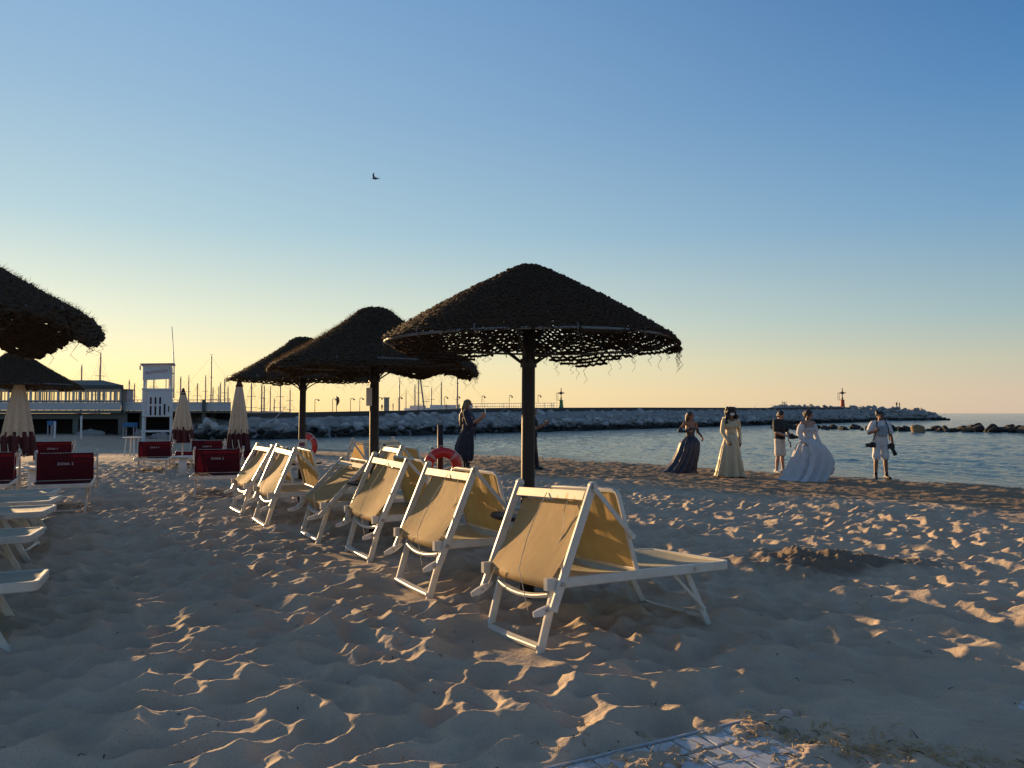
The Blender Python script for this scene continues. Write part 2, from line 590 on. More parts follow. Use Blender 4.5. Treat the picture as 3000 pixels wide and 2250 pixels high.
def polar_sheet(name, rs, ths, zf, mats, attrs=None):
    rr, tt = np.meshgrid(rs, ths, indexing='ij')
    x = rr * np.sin(tt); y = rr * np.cos(tt)
    n, m = rr.shape
    z = zf(x.ravel(), y.ravel())
    co = np.empty((n * m + 1, 3), np.float32)
    co[:-1, 0] = x.ravel(); co[:-1, 1] = y.ravel(); co[:-1, 2] = z
    co[-1] = (0, 0, float(np.mean(z[:m])))
    i = np.arange(n - 1)[:, None]; j = np.arange(m)[None, :]
    k = (j + 1) % m
    q = np.stack([i * m + j, i * m + k, (i + 1) * m + k, (i + 1) * m + j], -1).reshape(-1, 4)
    jj = np.arange(m)
    tri = np.stack([np.full(m, n * m), (jj + 1) % m, jj], -1)
    me = bpy.data.meshes.new(name)
    me.vertices.add(len(co)); me.vertices.foreach_set('co', co.ravel())
    nl = q.size + tri.size
    me.loops.add(nl)
    me.loops.foreach_set('vertex_index', np.concatenate([q.ravel()[::1], tri.ravel()]).astype(np.int32))
    npoly = len(q) + len(tri)
    me.polygons.add(npoly)
    st = np.concatenate([np.arange(len(q)) * 4, q.size + np.arange(len(tri)) * 3]).astype(np.int32)
    me.polygons.foreach_set('loop_start', st)
    me.polygons.foreach_set('use_smooth', np.ones(npoly, bool))
    me.update(calc_edges=True)
    me.materials.append(mats)
    if attrs:
        for an, fn in attrs.items():
            at_ = me.attributes.new(an, 'FLOAT', 'POINT')
            at_.data.foreach_set('value', fn(co[:, 0].astype(float), co[:, 1].astype(float)).astype(np.float32))
    o = bpy.data.objects.new(name, me)
    COL.objects.link(o)
    o['kind'] = 'structure'
    return o


def angles(half, nf, nb):
    a = np.linspace(-R(half), R(half), nf)
    b = np.linspace(R(half), 2 * math.pi - R(half), nb + 2)[1:-1]
    return np.concatenate([a, b])


def wet_f(x, y):
    t = shore_dist(x, y)
    w = 1 - sstep(7.4, 9.8, t + 2.2 * fbm(x * 0.35, y * 0.35, 71, 2) + 0.9 * fbm(x * 2, y * 2, 73, 3))
    return w * (1 - 0.75 * sstep(24, 33, y))


def dug_f(x, y):
    mx, my = x - MOUND[0], y - MOUND[1]
    g = np.exp(-(mx / 0.62) ** 2 - (my / 0.55) ** 2) + 0.5 * np.exp(-((mx - 0.75) / 0.6) ** 2 - ((my + 0.05) / 0.36) ** 2)
    return sstep(0.2, 0.8, g + 0.8 * fbm(x * 5, y * 5, 107, 4, 0.65))


ms = bpy.data.materials.new('beach_sand')
ms.use_nodes = True
nt = ms.node_tree
b_ = nt.nodes['Principled BSDF']
b_.inputs['Roughness'].default_value = 0.95
b_.inputs['Specular IOR Level'].default_value = 0.12
tc = nt.nodes.new('ShaderNodeTexCoord')
n1 = nt.nodes.new('ShaderNodeTexNoise'); n1.inputs['Scale'].default_value = 2.2; n1.inputs['Detail'].default_value = 8
n2 = nt.nodes.new('ShaderNodeTexNoise'); n2.inputs['Scale'].default_value = 170; n2.inputs['Detail'].default_value = 3
n3 = nt.nodes.new('ShaderNodeTexVoronoi'); n3.inputs['Scale'].default_value = 16
for n in (n1, n2, n3): nt.links.new(tc.outputs['Object'], n.inputs['Vector'])


def mixc(fac, a, b, mode='MIX'):
    m = nt.nodes.new('ShaderNodeMix'); m.data_type = 'RGBA'; m.blend_type = mode
    for s_, v in ((0, fac), (6, a), (7, b)):
        if isinstance(v, (int, float)): m.inputs[s_].default_value = v
        elif isinstance(v, tuple): m.inputs[s_].default_value = (*v, 1)
        else: nt.links.new(v, m.inputs[s_])
    return m.outputs[2]


def ramp(sock, p0, p1):
    r = nt.nodes.new('ShaderNodeMapRange')
    r.inputs[1].default_value = p0; r.inputs[2].default_value = p1
    nt.links.new(sock, r.inputs[0])
    return r.outputs[0]


aw = nt.nodes.new('ShaderNodeAttribute'); aw.attribute_name = 'wet'
ad = nt.nodes.new('ShaderNodeAttribute'); ad.attribute_name = 'dug'
SAND_A = (0.52, 0.425, 0.325)
SAND_B = (0.43, 0.345, 0.262)
c0 = mixc(ramp(n1.outputs[0], 0.35, 0.65), SAND_B, SAND_A)
c0 = mixc(ramp(n2.outputs[0], 0.60, 0.74), c0, (0.17, 0.14, 0.115))
wetc = mixc(ramp(n2.outputs[0], 0.4, 0.62), (0.29, 0.21, 0.14), (0.21, 0.15, 0.10))
c0 = mixc(aw.outputs['Fac'], c0, wetc)
c0 = mixc(ad.outputs['Fac'], c0, (0.20, 0.155, 0.115))
spk = mixc(ramp(n3.outputs['Distance'], 0.035, 0.06), (0.09, 0.07, 0.055), c0)
nt.links.new(mixc(0.35, c0, spk), b_.inputs['Base Color'])
bp1 = nt.nodes.new('ShaderNodeBump'); bp1.inputs['Strength'].default_value = 0.35; bp1.inputs['Distance'].default_value = 0.006
nt.links.new(n2.outputs[0], bp1.inputs['Height'])
n4 = nt.nodes.new('ShaderNodeTexNoise'); n4.inputs['Scale'].default_value = 38; n4.inputs['Detail'].default_value = 5
nt.links.new(tc.outputs['Object'], n4.inputs['Vector'])
bp2 = nt.nodes.new('ShaderNodeBump'); bp2.inputs['Strength'].default_value = 0.45; bp2.inputs['Distance'].default_value = 0.012
nt.links.new(n4.outputs[0], bp2.inputs['Height']); nt.links.new(bp1.outputs[0], bp2.inputs['Normal'])
nt.links.new(bp2.outputs[0], b_.inputs['Normal'])

rs = np.concatenate([np.geomspace(0.4, 2.2, 50)[:-1], np.geomspace(2.2, 26, 800)[:-1], np.geomspace(26, 160, 140)])
sand = polar_sheet('sand', rs, angles(52, 1250, 260), sand_z, ms, {'wet': wet_f, 'dug': dug_f})

# ---------------------------------------------------------------- the sea
mw = bpy.data.materials.new('sea_water')
mw.use_nodes = True
nt = mw.node_tree
b_ = nt.nodes['Principled BSDF']
b_.inputs['Base Color'].default_value = (0.010, 0.058, 0.100, 1)
b_.inputs['Roughness'].default_value = 0.10
b_.inputs['IOR'].default_value = 1.33
tc = nt.nodes.new('ShaderNodeTexCoord')
mp = nt.nodes.new('ShaderNodeMapping'); mp.inputs['Rotation'].default_value = (0, 0, R(35)); mp.inputs['Scale'].default_value = (1, 0.35, 1)
nt.links.new(tc.outputs['Object'], mp.inputs['Vector'])
na = nt.nodes.new('ShaderNodeTexNoise'); na.inputs['Scale'].default_value = 3.6; na.inputs['Detail'].default_value = 6; na.inputs['Roughness'].default_value = 0.62
nt.links.new(mp.outputs[0], na.inputs['Vector'])
bb = nt.nodes.new('ShaderNodeBump'); bb.inputs['Strength'].default_value = 0.9; bb.inputs['Distance'].default_value = 0.17
nt.links.new(na.outputs[0], bb.inputs['Height'])
nt.links.new(bb.outputs[0], b_.inputs['Normal'])

rng = np.random.RandomState(4)
WAVES = []
for i in range(26):
    lam = 0.45 * 1.13 ** i
    a = R(200) + rng.normal(0, 0.55)
    WAVES.append((2 * math.pi / lam, math.cos(a), math.sin(a), rng.rand() * 6.28, min(0.0085 * lam, 0.0075)))


def sea_z(x, y):
    r = np.hypot(x, y)
    z = np.zeros_like(x)
    for k, cx, cy, ph, a in WAVES:
        ok = np.clip(1.6 - r * 0.006 * k / 1.6, 0, 1)
        s = np.sin(k * (cx * x + cy * y) + ph + 0.8 * np.sin(0.35 * k * (cy * x - cx * y) + ph))
        z += a * ok * (1 - np.abs(s)) * 1.4
    t = shore_dist(x, y)
    return WATER_Z - 0.012 + z * np.clip(0.25 - t * 0.12, 0.2, 1.0) * np.clip((900 - r) / 600, 0, 1)


rs = np.concatenate([np.geomspace(9, 220, 620)[:-1], np.geomspace(220, 9000, 42)])
sea = polar_sheet('sea', rs, angles(50, 760, 90), sea_z, mw)

# ---------------------------------------------------------------- plastic walkway half buried in sand
tl = MB()
rot2 = Matrix(((MAT_A[0], MAT_B[0], 0), (MAT_A[1], MAT_B[1], 0), (0, 0, 1)))
pit = 0.128
for i in list(range(14)) + list(range(-14, -3)):
    for j in range(18):
        a0 = 0.012 + i * pit; b0 = 0.012 + j * pit + (0.008 if j % 2 else 0)
        c = Vector((MAT_C[0], MAT_C[1], 0)) + rot2 @ Vector((a0 + pit / 2, b0 + pit / 2, 0))
        if math.hypot(c.x, c.y) < 1.0 or (i < 0 and j < 3): continue
        z = 0.006 + random.uniform(-0.001, 0.001)
        hw = pit / 2 - 0.006
        vs = []
        for zz, s_ in ((-0.012, 1.0), (z - 0.003, 1.0), (z, 0.95)):
            for sx, sy in ((-1, -1), (1, -1), (1, 1), (-1, 1)):
                p = rot2 @ Vector((sx * hw * s_, sy * hw * s_, 0)) + c
                vs.append((p.x, p.y, zz))
        tl.add(vs, [(0, 1, 5, 4), (1, 2, 6, 5), (2, 3, 7, 6), (3, 0, 4, 7), (4, 5, 9, 8), (5, 6, 10, 9), (6, 7, 11, 10), (7, 4, 8, 11), (8, 9, 10, 11)])
# raised lip along the end edge
p0 = Vector((MAT_C[0], MAT_C[1], 0.004)); p1 = p0 + rot2 @ Vector((1.85, 0, 0))
tl.bar(p0, p1, 0.008, 0.012)
mt = mat('walkway_plastic', (0.55, 0.58, 0.62), 0.5, noise=(30, (0.36, 0.36, 0.36), 0.7))
tag(tl.build('walkway', mt), kind='structure')

# ---------------------------------------------------------------- loungers
ZR = 0.37
HW = 0.40


def lounger(name, label, loc, rot, group, back=(0.226, 0.91), shade=((0.565, 0.40), (0.438, 0.874)), cloth=None, header=True, lettering=None, drop=True, seed=0, shade_on=True, metal=None):
    """folding beach bed: x from head to foot, y across, z up"""
    rnd = random.Random(seed)
    al = metal or M['alu']
    c_shade, c_back, c_bed = cloth
    t = thing(name, label, 'sun lounger', loc, 0, group, rot)
    J = Vector((0, 0, ZR))
    # bed frame: one bent rail
    m = MB()
    path = [(-0.075, -HW, ZR), (1.24, -HW, ZR)]
    for i in range(1, 6):
        a = R(90 * i / 6)
        path.append((1.24 + 0.055 * math.sin(a), -HW + 0.055 * (1 - math.cos(a)), ZR))
    path.append((1.295, -HW + 0.06, ZR))
    path2 = [(x, -y, z) for x, y, z in path[::-1]]
    m.bar(path + path2, None, 0.030, 0.056)
    for s in (-1, 1):
        m.box((-0.055, s * HW, ZR), (0.055, 0.040, 0.068))
    fr = m.build('bed_frame', al, t); sweep_auto_smooth(fr)
    for s in (-1, 1):
        for x, y0, y1, r_ in ((0.03, HW + 0.010, HW + 0.022, 0.012), (1.0, HW + 0.010, HW + 0.022, 0.012), (0.0, 0.43, 0.462, 0.014)):
            m = MB(); m.tube([(x, s * y0, ZR), (x, s * y1, ZR)], r_, 8); m.build('bolt', M['steel'], fr)
    # bed cloth
    P = []
    for i in range(25):
        x = 0.0 + 1.285 * i / 24
        row = []
        for j in range(13):
            v = j / 12 * 2 - 1
            sag = -0.032 * (1 - v * v) * (0.4 + 0.6 * math.sin(math.pi * min(1, i / 24)))
            row.append((x, v * (HW - 0.012), ZR + 0.024 + sag + 0.003 * math.sin(9 * x + 3 * v + seed)))
        P.append(row)
    m = MB(); m.grid(P)
    m.build('bed_sling', c_bed, t, True)
    # foot legs
    for s in (-1, 1):
        m = MB()
        m.bar((0.985, s * 0.335, ZR - 0.015), (1.195, s * 0.32, -0.05), 0.026, 0.042, (1, 0, 0.3))
        lg = m.build('leg', al, t); sweep_auto_smooth(lg)
        m = MB()
        m.bar((0.86, s * 0.355, ZR - 0.02), (1.125, s * 0.345, 0.10), 0.014, 0.022, (1, 0, 0.3))
        m.build('brace', al, lg)
    m = MB()
    m.tube([(1.165, -0.32, 0.04), (1.16, -0.16, 0.035), (1.16, 0.16, 0.035), (1.165, 0.32, 0.04)], 0.014, 8)
    m.build('crossbar', al, t, True)
    # head legs: a U frame with two cross bars
    for s in (-1, 1):
        m = MB()
        m.bar((0.025, s * 0.325, ZR - 0.03), (-0.088, s * 0.32, -0.05), 0.028, 0.048, (1, 0, 0.3))
        lg = m.build('leg', al, t); sweep_auto_smooth(lg)
    m = MB()
    m.bar([(-0.083, -0.32, 0.012), (-0.085, 0, 0.008), (-0.083, 0.32, 0.012)], None, 0.028, 0.044, (1, 0, 0.3))
    m.build('crossbar', al, t)
    m = MB()
    pp = [(-0.005 - 0.02 * (1 - (v / 0.31) ** 2), v, ZR - 0.075 - 0.035 * (1 - (v / 0.31) ** 2)) for v in np.linspace(-0.31, 0.31, 9)]
    m.bar(pp, None, 0.022, 0.034, (1, 0, 0.3))
    m.build('crossbar', al, t)
    # backrest
    bx, bz = back
    u = Vector((bx, 0, bz - ZR))
    L = u.length
    u.normalize()
    nrm = Vector((-u.z, 0, u.x))          # points to the head side
    bf = None
    m = MB()
    for s in (-1, 1):
        e0 = J - u * 0.155 + Vector((0, s * 0.437, 0))
        e1 = J + u * L + Vector((0, s * 0.437, 0))
        m.bar(e0, e1, 0.026, 0.050, nrm)
        m.tube([e1 + Vector((0, -s * 0.013, 0)), e1 + Vector((0, s * 0.013, 0))], 0.027, 14, cap=True)
    hp = J + u * (L - 0.065)
    m.bar(hp + Vector((0, -0.43, 0)) - nrm * 0.005, hp + Vector((0, 0.43, 0)) - nrm * 0.005, 0.050, 0.022, nrm)
    bf = m.build('backrest_frame', al, t); sweep_auto_smooth(bf)
    for s in (-1, 1):
        m = MB(); m.tube([J + u * L + Vector((0, s * 0.45, 0)), J + u * L + Vector((0, s * 0.468, 0))], 0.015, 8); m.build('bolt', M['steel'], bf)
    # folding levers at the lower ends of the backrest rails
    for s in (-1, 1):
        m = MB()
        c = J - u * 0.150 + Vector((0, s * 0.405, 0))
        ang = R(20 + rnd.uniform(-6, 6))
        pts = []
        for q in (-1, -0.5, 0, 0.5, 1):
            pts.append(c + Vector((math.cos(ang) * q * 0.082 - 0.03, 0, math.sin(ang) * q * 0.082 + 0.006 * q * q)))
        m.sweep(pts, [(-0.011, -0.02), (0.011, -0.02), (0.011, 0.02), (-0.011, 0.02)], (0, 0, 1), False, True, [0.7, 1.05, 1.1, 0.95, 0.6])
        lv = m.build('lever', M['plastic'], t); sweep_auto_smooth(lv, 60)
        m = MB(); m.tube([c + Vector((-0.03, -s * 0.013, 0.0)), c + Vector((-0.03, s * 0.016, 0.0))], 0.010, 8)
        m.build('bolt', M['steel'], lv)
    if header:
        m = MB()
        a0 = hp + nrm * 0.012
        m.bar(a0 + Vector((0, -0.40, 0)), a0 + Vector((0, 0.40, 0)), 0.058, 0.010, nrm)
        hd = m.build('header_board', M['header'], t); sweep_auto_smooth(hd)
    # backrest cloth, slack so that it bellies out at the bottom and runs back to the bed
    P = []
    N = 26
    for i in range(N + 1):
        q = i / N
        row = []
        for j in range(17):
            v = j / 16 * 2 - 1
            if q <= 0.8:
                s_ = q / 0.8
                p = J + u * (L - 0.09) * (1 - s_) + u * 0.0
                off = -0.040 + (0.108 if drop else 0.055) * s_ ** 1.6
                belly = off - (0.018 * s_ * v * v) + 0.010 * s_ * math.sin(3 * v + seed * 1.7) - 0.015 * (1 - v * v) * math.sin(math.pi * s_)
                p = p + nrm * belly + Vector((0, v * (HW - 0.008 - 0.012 * s_), -0.022 * s_ * s_ * (1 - v * v)))
            else:
                s_ = (q - 0.8) / 0.2
                off = (-0.040 + (0.108 if drop else 0.055))
                pe = J + nrm * (off - 0.018 * v * v + 0.010 * math.sin(3 * v + seed * 1.7)) + Vector((0, v * (HW - 0.02), -0.022 * (1 - v * v)))
                pe2 = J + Vector((0.02, v * (HW - 0.012), 0.022))
                a = s_ * math.pi * 0.5
                p = pe.lerp(pe2, math.sin(a) ** 2 * 0.6 + s_ * 0.4) + Vector((-0.012 * math.sin(math.pi * s_), 0, -0.055 * math.sin(math.pi * s_)))
            row.append(p)
        P.append(row)
    m = MB(); m.grid(P)
    m.build('backrest_sling', c_back, t, True)
    # cords
    if header:
        m = MB()
        q0 = hp + nrm * 0.022 + Vector((0, -0.02 + rnd.uniform(-0.05, 0.05), 0))
        q1 = J + nrm * 0.105 + Vector((0, -0.12, 0.02))
        q2 = J + nrm * 0.10 + Vector((0.0, -0.21, -0.21))
        pp = [q0.lerp(q1, i / 6) + nrm * 0.02 * math.sin(i / 6 * math.pi) for i in range(7)] + [q1.lerp(q2, i / 4) for i in range(1, 5)]
        m.tube(pp, 0.0028, 5)
        q0 = J + nrm * 0.10 + Vector((0, 0.20, -0.01))
        q2 = J - u * 0.13 + Vector((0, 0.40, 0))
        m.tube([q0, q0.lerp(q2, 0.5) + Vector((0, 0, -0.01)), q2], 0.0026, 5)
        q0 = hp + nrm * 0.020 + Vector((0, -0.30, -0.03))
        pp = [q0 + Vector((-0.03 * i / 8, 0.07 * math.sin(i / 8 * 5 + seed) + 0.02 * i, -0.36 * i / 8)) + nrm * 0.10 * (i / 8) ** 2 for i in range(9)]
        m.tube(pp, 0.0028, 5)
        m.build('cord', M['rope'], t, True)
    # folding sunshade leaning back from the bed towards the backrest
    if shade_on:
        (sx, sz), (tx, tz) = shade
        A = Vector((sx, 0, sz)); B = Vector((tx, 0, tz))
        w = (B - A).normalized()
        sn = Vector((w.z, 0, -w.x))
        hw = 0.385
        m = MB()
        LL = (B - A).length
        pth = [A + Vector((0, -hw, 0)), A + w * (LL - 0.03) + Vector((0, -hw, 0)), A + w * (LL - 0.008) + Vector((0, -hw + 0.012, 0)), B + Vector((0, -hw + 0.035, 0)),
               B + Vector((0, hw - 0.035, 0)), A + w * (LL - 0.008) + Vector((0, hw - 0.012, 0)), A + w * (LL - 0.03) + Vector((0, hw, 0)), A + Vector((0, hw, 0))]
        m.bar(pth, None, 0.024, 0.026, sn)
        m.bar(A + Vector((0, -hw + 0.012, 0)), A + Vector((0, hw - 0.012, 0)), 0.022, 0.022, sn)
        sf = m.build('sunshade_frame', al, t); sweep_auto_smooth(sf)
        P = []
        for i in range(13):
            row = []
            for j in range(25):
                v = j / 24 * 2 - 1
                q = i / 12
                wob = 0.007 * math.sin(11 * v + seed) * q + 0.004 * math.sin(27 * v + 2 * seed) * q
                row.append(A + w * LL * ((0.02 + 0.96 * q) if header else (0.0 + 1.02 * q)) + Vector((0, v * (hw - 0.006 if header else hw + 0.013), 0)) + sn * (wob * (1 if header else 0.4) - 0.006 * (1 - v * v) + (0 if header else 0.024)))
            P.append(row)
        m = MB(); m.grid(P)
        sc_ = m.build('sunshade_cloth', c_shade, t, True)
        if lettering:
            me = text_mesh(lettering, 0.052, 'lettering', 0.0008, space=1.25)
            me.materials.append(M['text_white'])
            o = mesh_obj('lettering', me, sc_)
            c = A + w * LL * 0.60 + sn * 0.030
            X = Vector((0, 1, 0)); Zt = X.cross(w)
            mt_ = Matrix((X, w, Zt)).transposed().to_4x4()
            mt_.translation = c
            o.matrix_local = mt_
        for s in (-1, 1):
            e = A + w * LL * 0.42 + Vector((0, s * (hw + 0.03), 0)) + sn * 0.01
            b0 = J + u * (L - 0.012) + Vector((0, s * 0.462, 0))
            m = MB()
            m.bar(b0, e, 0.012, 0.030, (0, 0, 1))
            m.tube([e + Vector((0, s * -0.01, 0)), e + Vector((0, s * 0.012, 0))], 0.017, 8)
            st = m.build('strut', al, t); sweep_auto_smooth(st)
    return t


# printed header boards: cream strip with small ochre marks, unreadable in the photograph
mh = mat('header_print', (0.66, 0.58, 0.43), 0.6)
nt = mh.node_tree
tc = [n for n in nt.nodes if n.type == 'TEX_COORD'][0]
vo = nt.nodes.new('ShaderNodeTexVoronoi'); vo.inputs['Scale'].default_value = 15
mp = nt.nodes.new('ShaderNodeMapping'); mp.inputs['Scale'].default_value = (0.2, 1, 0.6)
nt.links.new(tc.outputs['Object'], mp.inputs['Vector']); nt.links.new(mp.outputs[0], vo.inputs['Vector'])
rp = nt.nodes.new('ShaderNodeValToRGB')
rp.color_ramp.elements[0].position = 0.20; rp.color_ramp.elements[0].color = (0.36, 0.24, 0.05, 1)
rp.color_ramp.elements[1].position = 0.30; rp.color_ramp.elements[1].color = (0.66, 0.58, 0.43, 1)
nt.links.new(vo.outputs['Distance'], rp.inputs[0]); nt.links.new(rp.outputs[0], nt.nodes['Principled BSDF'].inputs['Base Color'])
M['header'] = mh

GOLD = (M['gold_cloth'], M['back_cloth'], M['bed_cloth'])
G_CREAM = 'golden folding beach loungers in a row'
YAW1 = 0.494
rotL1 = Euler((-0.055, 0.012, YAW1))
pos = Vector((0.26, 4.39, CAM_Z - 0.963))
Rm = rotL1.to_matrix()
loc1 = pos - Rm @ Vector((0, -HW, ZR))
L1 = lounger('beach_lounger', 'nearest golden lounger folded into a tent, its whole bed and foot end in view', loc1, rotL1, G_CREAM, cloth=GOLD, seed=1)


def leg_place(NL, FL, yaw):
    a = at(*NL); b = at(*FL)
    c = (a + b) / 2
    return c - Vector((math.cos(yaw) * -0.088, math.sin(yaw) * -0.088, 0))


for (NL, FL, yaw, lab, sd) in (
        ((915, 1284), (865, 1257), R(29), 'second golden tent folded lounger from the front, just left of the straw parasol pole', 2),
        ((792, 1205), (753, 1187), R(30), 'golden tent folded lounger between the tipped flat one and the one by the lifebuoy', 3),
        ((569.5, 1134), (550.5, 1124), R(30), 'golden tent folded lounger overlapping the last one of the row', 5),
        ((519, 1110), (501, 1098), R(31), 'farthest golden tent folded lounger, beside the maroon backrests', 6)):
    c = leg_place(NL, FL, yaw)
    if sd == 5:
        o = lounger('beach_lounger', lab, c, Euler((0.02, 0, yaw)), G_CREAM, cloth=GOLD, seed=sd)
        o5 = o
    elif sd == 6:
        o = lounger('beach_lounger', lab, c, Euler((0.0, 0.02, yaw)), G_CREAM, back=(0.275, 0.89), cloth=GOLD, seed=sd)
    elif sd == 2:
        o = lounger('beach_lounger', lab, c, Euler((-0.01, 0.01, yaw)), G_CREAM, cloth=GOLD, seed=sd)
        o2 = o
    else:
        o = lounger('beach_lounger', lab, c, Euler((0.015, -0.02, yaw)), G_CREAM, back=(0.25, 0.90), cloth=GOLD, seed=sd)
c = leg_place((678.5, 1164), (656.6, 1154), R(30))
lounger('beach_lounger', 'golden lounger with its backrest tipped low over the bed', c, Euler((0, 0, R(30))), G_CREAM, back=(0.42, 0.80), shade=((0.60, 0.40), (0.50, 0.80)), cloth=GOLD, seed=4)
# two more behind the row, seen from their foot ends
c = pt(812, 1040, 10.0); c.z = 0
o = copy_tree(o2); o.location = (c.x, c.y, gz(c.x, c.y)); o.rotation_euler = (0, 0, R(24)); o['label'] = 'golden lounger half hidden behind the middle parasol pole'
c = pt(800, 1000, 13.2)
lounger('beach_lounger', 'pale lounger behind the row showing the shaded back of its wide sunshade', (c.x - 0.1, c.y, gz(c.x, c.y)), Euler((0, 0, R(-40))), G_CREAM, cloth=(M['pale_cloth'], M['back_cloth'], M['pale_cloth']), seed=8)

# ---- pale loungers on the left edge, only their foot ends in the picture
PALE = (M['pale_cloth'], M['pale_cloth'], M['pale_cloth'])
G_PALE = 'pale green loungers at the left edge'
first = None
for i, (X, Y, d, yaw, z, lab) in enumerate((
        (78, 1268, 4.36, 27, -0.09, 'pale lounger nearest at the left edge, foot end with two leaning legs'),
        (60, 1166, 5.75, 24, -0.05, 'second pale lounger from the front at the left edge'),
        (88, 1112, 7.0, 22, -0.03, 'pale lounger third from the front at the left edge'),
        (104, 1088, 8.0, 22, -0.02, 'fourth pale lounger at the left edge, a thin pale slab below the maroon backrests'),
        (106, 1070, 9.0, 22, -0.02, 'farthest pale lounger at the left edge, touching the maroon front lounger'))):
    p = pt(X, Y, d)
    dirv = Vector((math.cos(R(yaw)), math.sin(R(yaw)), 0))
    g = Vector((p.x, p.y, 0)) - dirv * 1.30 + Vector((-dirv.y, dirv.x, 0)) * 0.40
    zz = p.z - ZR
    if first is None:
        o = first = lounger('pale_lounger', lab, (g.x, g.y, zz + z * 0.4), Euler((z, 0, R(yaw))), G_PALE, cloth=PALE, seed=11)
    else:
        o = copy_tree(first); o.location = (g.x, g.y, zz + z * 0.4); o.rotation_euler = (z, 0, R(yaw)); o['label'] = lab

# ---- maroon loungers
REDC = (M['red_cloth'], M['red_cloth'], M['red_cloth'])
G_RED = 'maroon loungers on the left'
protos = {}
for (X, Yf, d, yaw, w_, txt, hs, lab) in (
        (131, 1050, 10.1, -64, 1.0, 'ZONA 2', 0.39, 'maroon lounger standing clear in the left front, lettered panel over a white foot bar'),
        (-48, 1058, 10.2, -62, 1.0, 'ZONA 2', 0.41, 'maroon lounger cut by the left edge of the picture'),
        (104, 1010, 15.4, -65, 1.0, 'ZONA 3', 0.39, 'maroon lounger behind the left front one, only its upper panel showing'),
        (326, 999, 17.2, -71, 1.0, 'ZONA 4', 0.37, 'maroon lounger in front of the white lifeguard tower'),
        (462, 1042, 11.9, -73, 1.0, 'ZONA 3', 0.39, 'maroon lounger beside the last golden lounger, its side strut showing'),
        (440, 1000, 17.8, -74, 1.0, 'ZONA 4', 0.37, 'maroon lounger directly behind the one beside the golden row'),
        (392, 1010, 19.2, -82, 1.0, None, 0.16, 'low maroon lounger behind the small white table'),
        (548, 1004, 17.0, -60, 1.0, None, 0.20, 'low maroon lounger under the striped parasol near the pole'),
        (606, 1000, 17.6, -60, 1.0, None, 0.20, 'low maroon lounger left of the pole with the notice')):
    p = pt(X, Yf, d)
    dirv = Vector((math.cos(R(yaw)), math.sin(R(yaw)), 0))
    g = Vector((p.x, p.y, 0)) - dirv * 1.295 * 0.92
    key = (txt, hs)
    z = gz(g.x, g.y) * 0.5 + (p.z - ZR) * 0.5
    if key in protos:
        o = copy_tree(protos[key]); o.location = (g.x, g.y, z); o.rotation_euler = (0, 0, R(yaw)); o['label'] = lab
    else:
        o = protos[key] = lounger('maroon_lounger', lab, (g.x, g.y, z), Euler((0, 0, R(yaw))), G_RED, back=(0.20, ZR + hs + 0.02), shade=((0.56, 0.40), (0.50, ZR + hs)), cloth=REDC, header=False, lettering=txt, seed=20 + len(protos)); o.scale = (0.92, 0.86, 1)

# ---------------------------------------------------------------- straw parasols
G_STRAW = 'thatched straw parasols'


